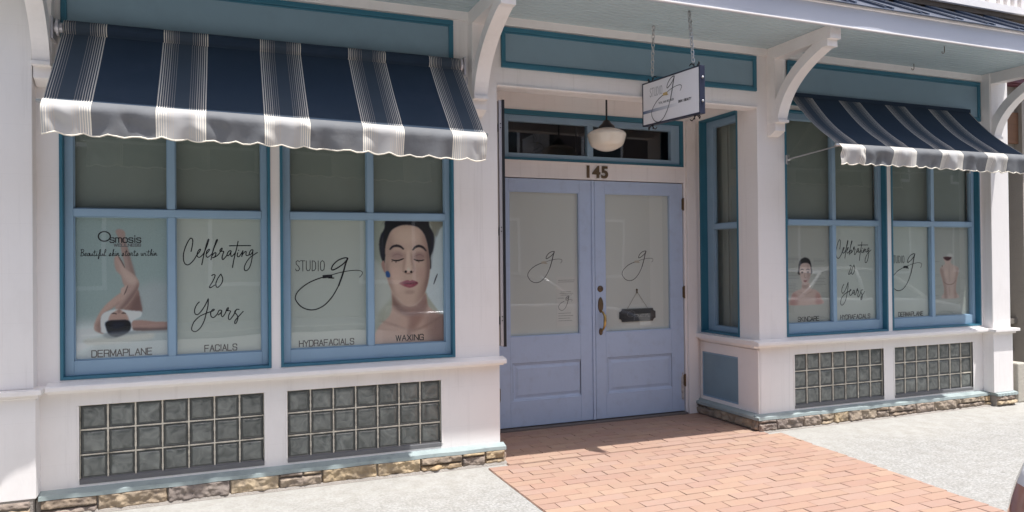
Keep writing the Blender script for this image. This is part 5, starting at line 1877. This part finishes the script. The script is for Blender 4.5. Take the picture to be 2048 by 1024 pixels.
q.box(7.16, 11.6, ny + .135, ny + .14, .815, 2.67)
q.build('pane', mat('dark_shop_glass', (.02, .022, .024), .08, .2, 3), wf)
q = MB()
q.box(7.16, 11.6, ny + .14, ny + .2, .49, .76)
q.build('stall_riser', mat('dark_maroon_panel', (.055, .045, .05), .5, .15, 4), nb)
q = MB()
pts = [(7.29, 0), (7.47, 0), (7.47, .34), (7.44, .40), (7.29, .40)]
q.prism(pts, 'y', -.08, .2)
q.build('concrete_pedestal', mat('pale_cast_stone', (.45, .42, .36), .9, .12, 20, .4, 60), None, bevel=.012, label='small pale stone pedestal behind the foot of the white corner post', cat='pedestal', origin=(7.38, .06, 0))
q = MB()
from mathutils import noise as mnz
def blob(u, v):
    th, ph = u * 2 * math.pi, v * math.pi / 2
    d = Vector((math.cos(th) * math.cos(ph), math.sin(th) * math.cos(ph), math.sin(ph)))
    r = 1 + .28 * mnz.fractal(d * 2.2, 1.0, 2.0, 5)
    return (7.76 + .24 * d.x * r, .02 + .18 * d.y * r, .27 * d.z * r)
q.grid(blob, 40, 18)
q.build('boulder', mat('pale_rock', (.62, .60, .58), .9, .15, 8, .5, 30), None, smooth=True, label='pale rough boulder on the pavement beside the stone pedestal', cat='boulder', origin=(7.76, .02, 0))

# ------------------------------------------------------------------ parked cars
M['tyre'] = mat('tyre_rubber', (.02, .02, .02), .9, .1)
M['carglass'] = mat('dark_car_glass', (.012, .014, .016), .04, .1, spec=.8)
M['chrome'] = mat('chrome_trim', (.7, .7, .7), .15, .05, metal=1.0)
M['tail'] = mat('red_brown_lamp_lens', (.26, .12, .09), .12, .3, 18, spec=.7, coat=.6)
M['clear'] = mat('clear_lamp_lens', (.42, .42, .45), .1, .1, 12, spec=.7)
M['black_plastic'] = mat('black_bumper_plastic', (.03, .03, .032), .6, .1)
def car(label, x0, yc, paint, direction=1):
    """x0: rear bumper, car runs towards +x"""
    t = thing('parked_car', (x0 + 2.25, yc, -.14), label, 'car', 'cars parked along the kerb')
    zb = -.14
    HW = .88
    def sec(x, w_, zl, zh, crown=.02):
        """half section outline from sill to centreline"""
        return [(w_ * .93, zl), (w_ * .985, zl + .12), (w_, zl + (zh - zl) * .5), (w_ * .985, zl + (zh - zl) * .78), (w_ * .95, zh - .02), (w_ * .90, zh), (w_ * .5, zh + crown), (0, zh + crown * 1.2)]
    def loft(secs, mats, name, parent=t, smooth=True):
        q = MB()
        n = len(secs[0][1])
        full = []
        for x, s in secs:
            pts = [(x, yc + y, zb + z) for y, z in s] + [(x, yc - y, zb + z) for y, z in reversed(s[:-1])]
            full.append(pts)
        k = len(full[0]); n0 = 0
        for pts in full: q.v += pts
        for i in range(len(full) - 1):
            for j in range(k - 1):
                q.f.append((i * k + j, i * k + j + 1, (i + 1) * k + j + 1, (i + 1) * k + j)); q.m.append(0)
        q.f.append(tuple(range(k))); q.m.append(0)
        q.f.append(tuple((len(full) - 1) * k + j for j in reversed(range(k)))); q.m.append(0)
        o = q.build(name, mats, parent, smooth=smooth)
        if smooth:
            sd = o.modifiers.new('round', 'SUBSURF'); sd.levels = 1; sd.render_levels = 2
        return o
    st = [(.0, .62, .34, .78), (.03, .74, .26, .92), (.12, .83, .22, 1.00), (.35, HW, .2, 1.03), (.9, HW, .2, 1.02), (1.7, HW + .01, .2, .99), (2.7, HW + .01, .2, .97), (3.3, HW, .2, .94), (3.9, .86, .2, .86), (4.3, .80, .24, .76), (4.45, .70, .28, .66), (4.5, .6, .34, .6)]
    body = loft([(x0 + x, sec(x, w_, a, b)) for x, w_, a, b in st], paint, 'body')
    gh = [(.55, .70, 1.0, 1.03), (.80, .70, 1.0, 1.22), (1.15, .66, .98, 1.40), (1.6, .63, .98, 1.45), (2.2, .63, .97, 1.45), (2.6, .65, .97, 1.36), (3.0, .69, .95, 1.16), (3.3, .72, .93, .96)]
    def gsec(w_, zl, zh): return [(.80, zl - .03), (.79, zl), (.5 * (.79 + w_), .5 * (zl + zh)), (w_ + .02, zh - .03), (w_ * .85, zh), (w_ * .45, zh + .015), (0, zh + .02)]
    loft([(x0 + x, gsec(w_, a, b)) for x, w_, a, b in gh], 'carglass', 'glasshouse')
    q = MB()
    rl = [(1.05, .61, 1.385), (1.2, .63, 1.425), (1.6, .64, 1.463), (2.2, .64, 1.463), (2.5, .63, 1.41), (2.62, .62, 1.37)]
    for (a, wa, za), (b, wb, zb2) in zip(rl, rl[1:]):
        for k in range(8):
            s0, s1 = -1 + k / 4, -1 + (k + 1) / 4
            f = lambda x, w_, z, s: (x0 + x, yc + w_ * s, zb + z + .028 * (1 - s * s))
            q.quad(f(a, wa, za, s0), f(b, wb, zb2, s0), f(b, wb, zb2, s1), f(a, wa, za, s1))
    for s in (-1, 1):
        for pts in ([(.52, .80, 1.0), (.80, .75, 1.17), (1.1, .645, 1.40)], [(1.9, .80, .98), (1.88, .73, 1.22), (1.85, .65, 1.45)], [(3.32, .79, .94), (2.98, .735, 1.15), (2.6, .65, 1.385)]):
            q.tube([(x0 + a, yc + s * b, zb + c) for a, b, c in pts], .03, 8)
    q.build('roof', paint, t, smooth=True)
    q = MB()
    q.prism([(-.80, .30), (.80, .30), (.80, .46), (-.80, .46)], 'x', x0 - .03, x0 + .1, fn=lambda x, y, z: (x - .0 + .10 * (y / .8) ** 2, yc + y, zb + z))
    q.prism([(-.7, .28), (.7, .28), (.7, .44), (-.7, .44)], 'x', x0 + 4.4, x0 + 4.53, fn=lambda x, y, z: (x, yc + y, zb + z))
    q.build('bumper', 'black_plastic', t, bevel=.03)
    for s in (-1, 1):
        q = MB()
        # wrap-round rear lamp
        def lampf(u, v):
            a = u
            y = .50 + .385 * min(1, a / .62); x = 0.0 + .25 * max(0, (a - .55) / .45) ** 1.2
            x += .11 * (y / .885) ** 6
            z = .80 + .205 * v
            ins = .05 * v ** 2
            return (x0 + x + ins - .012 + .05 * 0, yc + s * (y - ins * .5 + .006), zb + z)
        q.grid(lampf, 16, 8, mfn=lambda i, j: 1 if j > 5 or i > 13 else 0)
        o = q.build('tail_light', ['tail', 'clear'], t, smooth=True)
        so = o.modifiers.new('thick', 'SOLIDIFY'); so.thickness = .02
        q = MB()
        q.grid(lambda u, v: (x0 + 4.28 + .13 * (1 - u) - .03 * v, yc + s * (.42 + .37 * u), zb + .56 + .13 * v), 8, 4)
        o = q.build('headlight', 'clear', t, smooth=True)
        so = o.modifiers.new('thick', 'SOLIDIFY'); so.thickness = .03
        for wx in (.85, 3.62):
            q = MB()
            yw = yc + s * .80
            q.lathe([(.20, -.09), (.30, -.10), (.335, -.07), (.335, .07), (.30, .10), (.20, .09)], (x0 + wx, yw, zb + .335), 32, 'y')
            wh = q.build('wheel', 'tyre', t, smooth=True)
            q = MB()
            q.lathe([(.0, -.085), (.05, -.09), (.07, -.06), (.19, -.075), (.215, -.09), (.215, .09), (.19, .075), (.07, .06), (.05, .09), (.0, .085)], (x0 + wx, yw, zb + .335), 32, 'y')
            q.build('rim', 'alu', wh, smooth=True)
            q = MB()
            q.lathe([(.365, -.02), (.385, -.02), (.385, .05), (.365, .05)], (x0 + wx, yc + s * (HW - .02), zb + .335), 32, 'y')
            q.build('arch_trim', 'black_plastic', t, smooth=True)
    q = MB()
    for s in (-1, 1):
        q.lathe([(0, -.09), (.07, -.08), (.09, 0), (.07, .08), (0, .09)], (x0 + 2.75, yc + s * 1.0, zb + 1.0), 14, 'y')
    q.build('wing_mirror', paint, t, smooth=True) if False else None
    return t
M['silver'] = mat('silver_car_paint', (.42, .42, .44), .25, .03, 3, metal=.5, coat=.8)
M['carwhite'] = mat('white_car_paint', (.80, .80, .80), .25, .02, 3, coat=.8)
car('silver car at the kerb whose rear lamp shows at the bottom right corner', 1.85, -4.47, 'silver')
car('white car parked further along the kerb beyond the frame', 7.6, -4.5, 'carwhite')

# ------------------------------------------------------------------ across the street
ob = thing('opposite_building', (4, -16, 0), 'long brick building across the street reflected in the shop glass', 'building')
q = MB()
q.box(-26, 34, -20, -15.2, 0, 8.5)
q.build('wall', mat('red_brown_brickwork', (.11, .08, .07), .9, .2, 3, .2, 40), ob)
for i in range(15):
    for z0, h in ((.9, 2.0), (4.4, 1.9)):
        q = MB()
        xx = -24 + i * 3.9
        q.box(xx, xx + 1.6, -15.24, -15.19, z0, z0 + h)
        wn = q.build('window', 'trimwhite', ob)
        q = MB()
        q.box(xx + .1, xx + 1.5, -15.19, -15.17, z0 + .1, z0 + h - .1)
        q.build('pane', 'carglass', wn)
q = MB()
q.box(-26.2, 34.2, -15.2, -14.9, 8.3, 8.7)
q.build('cornice', 'trimwhite', ob)
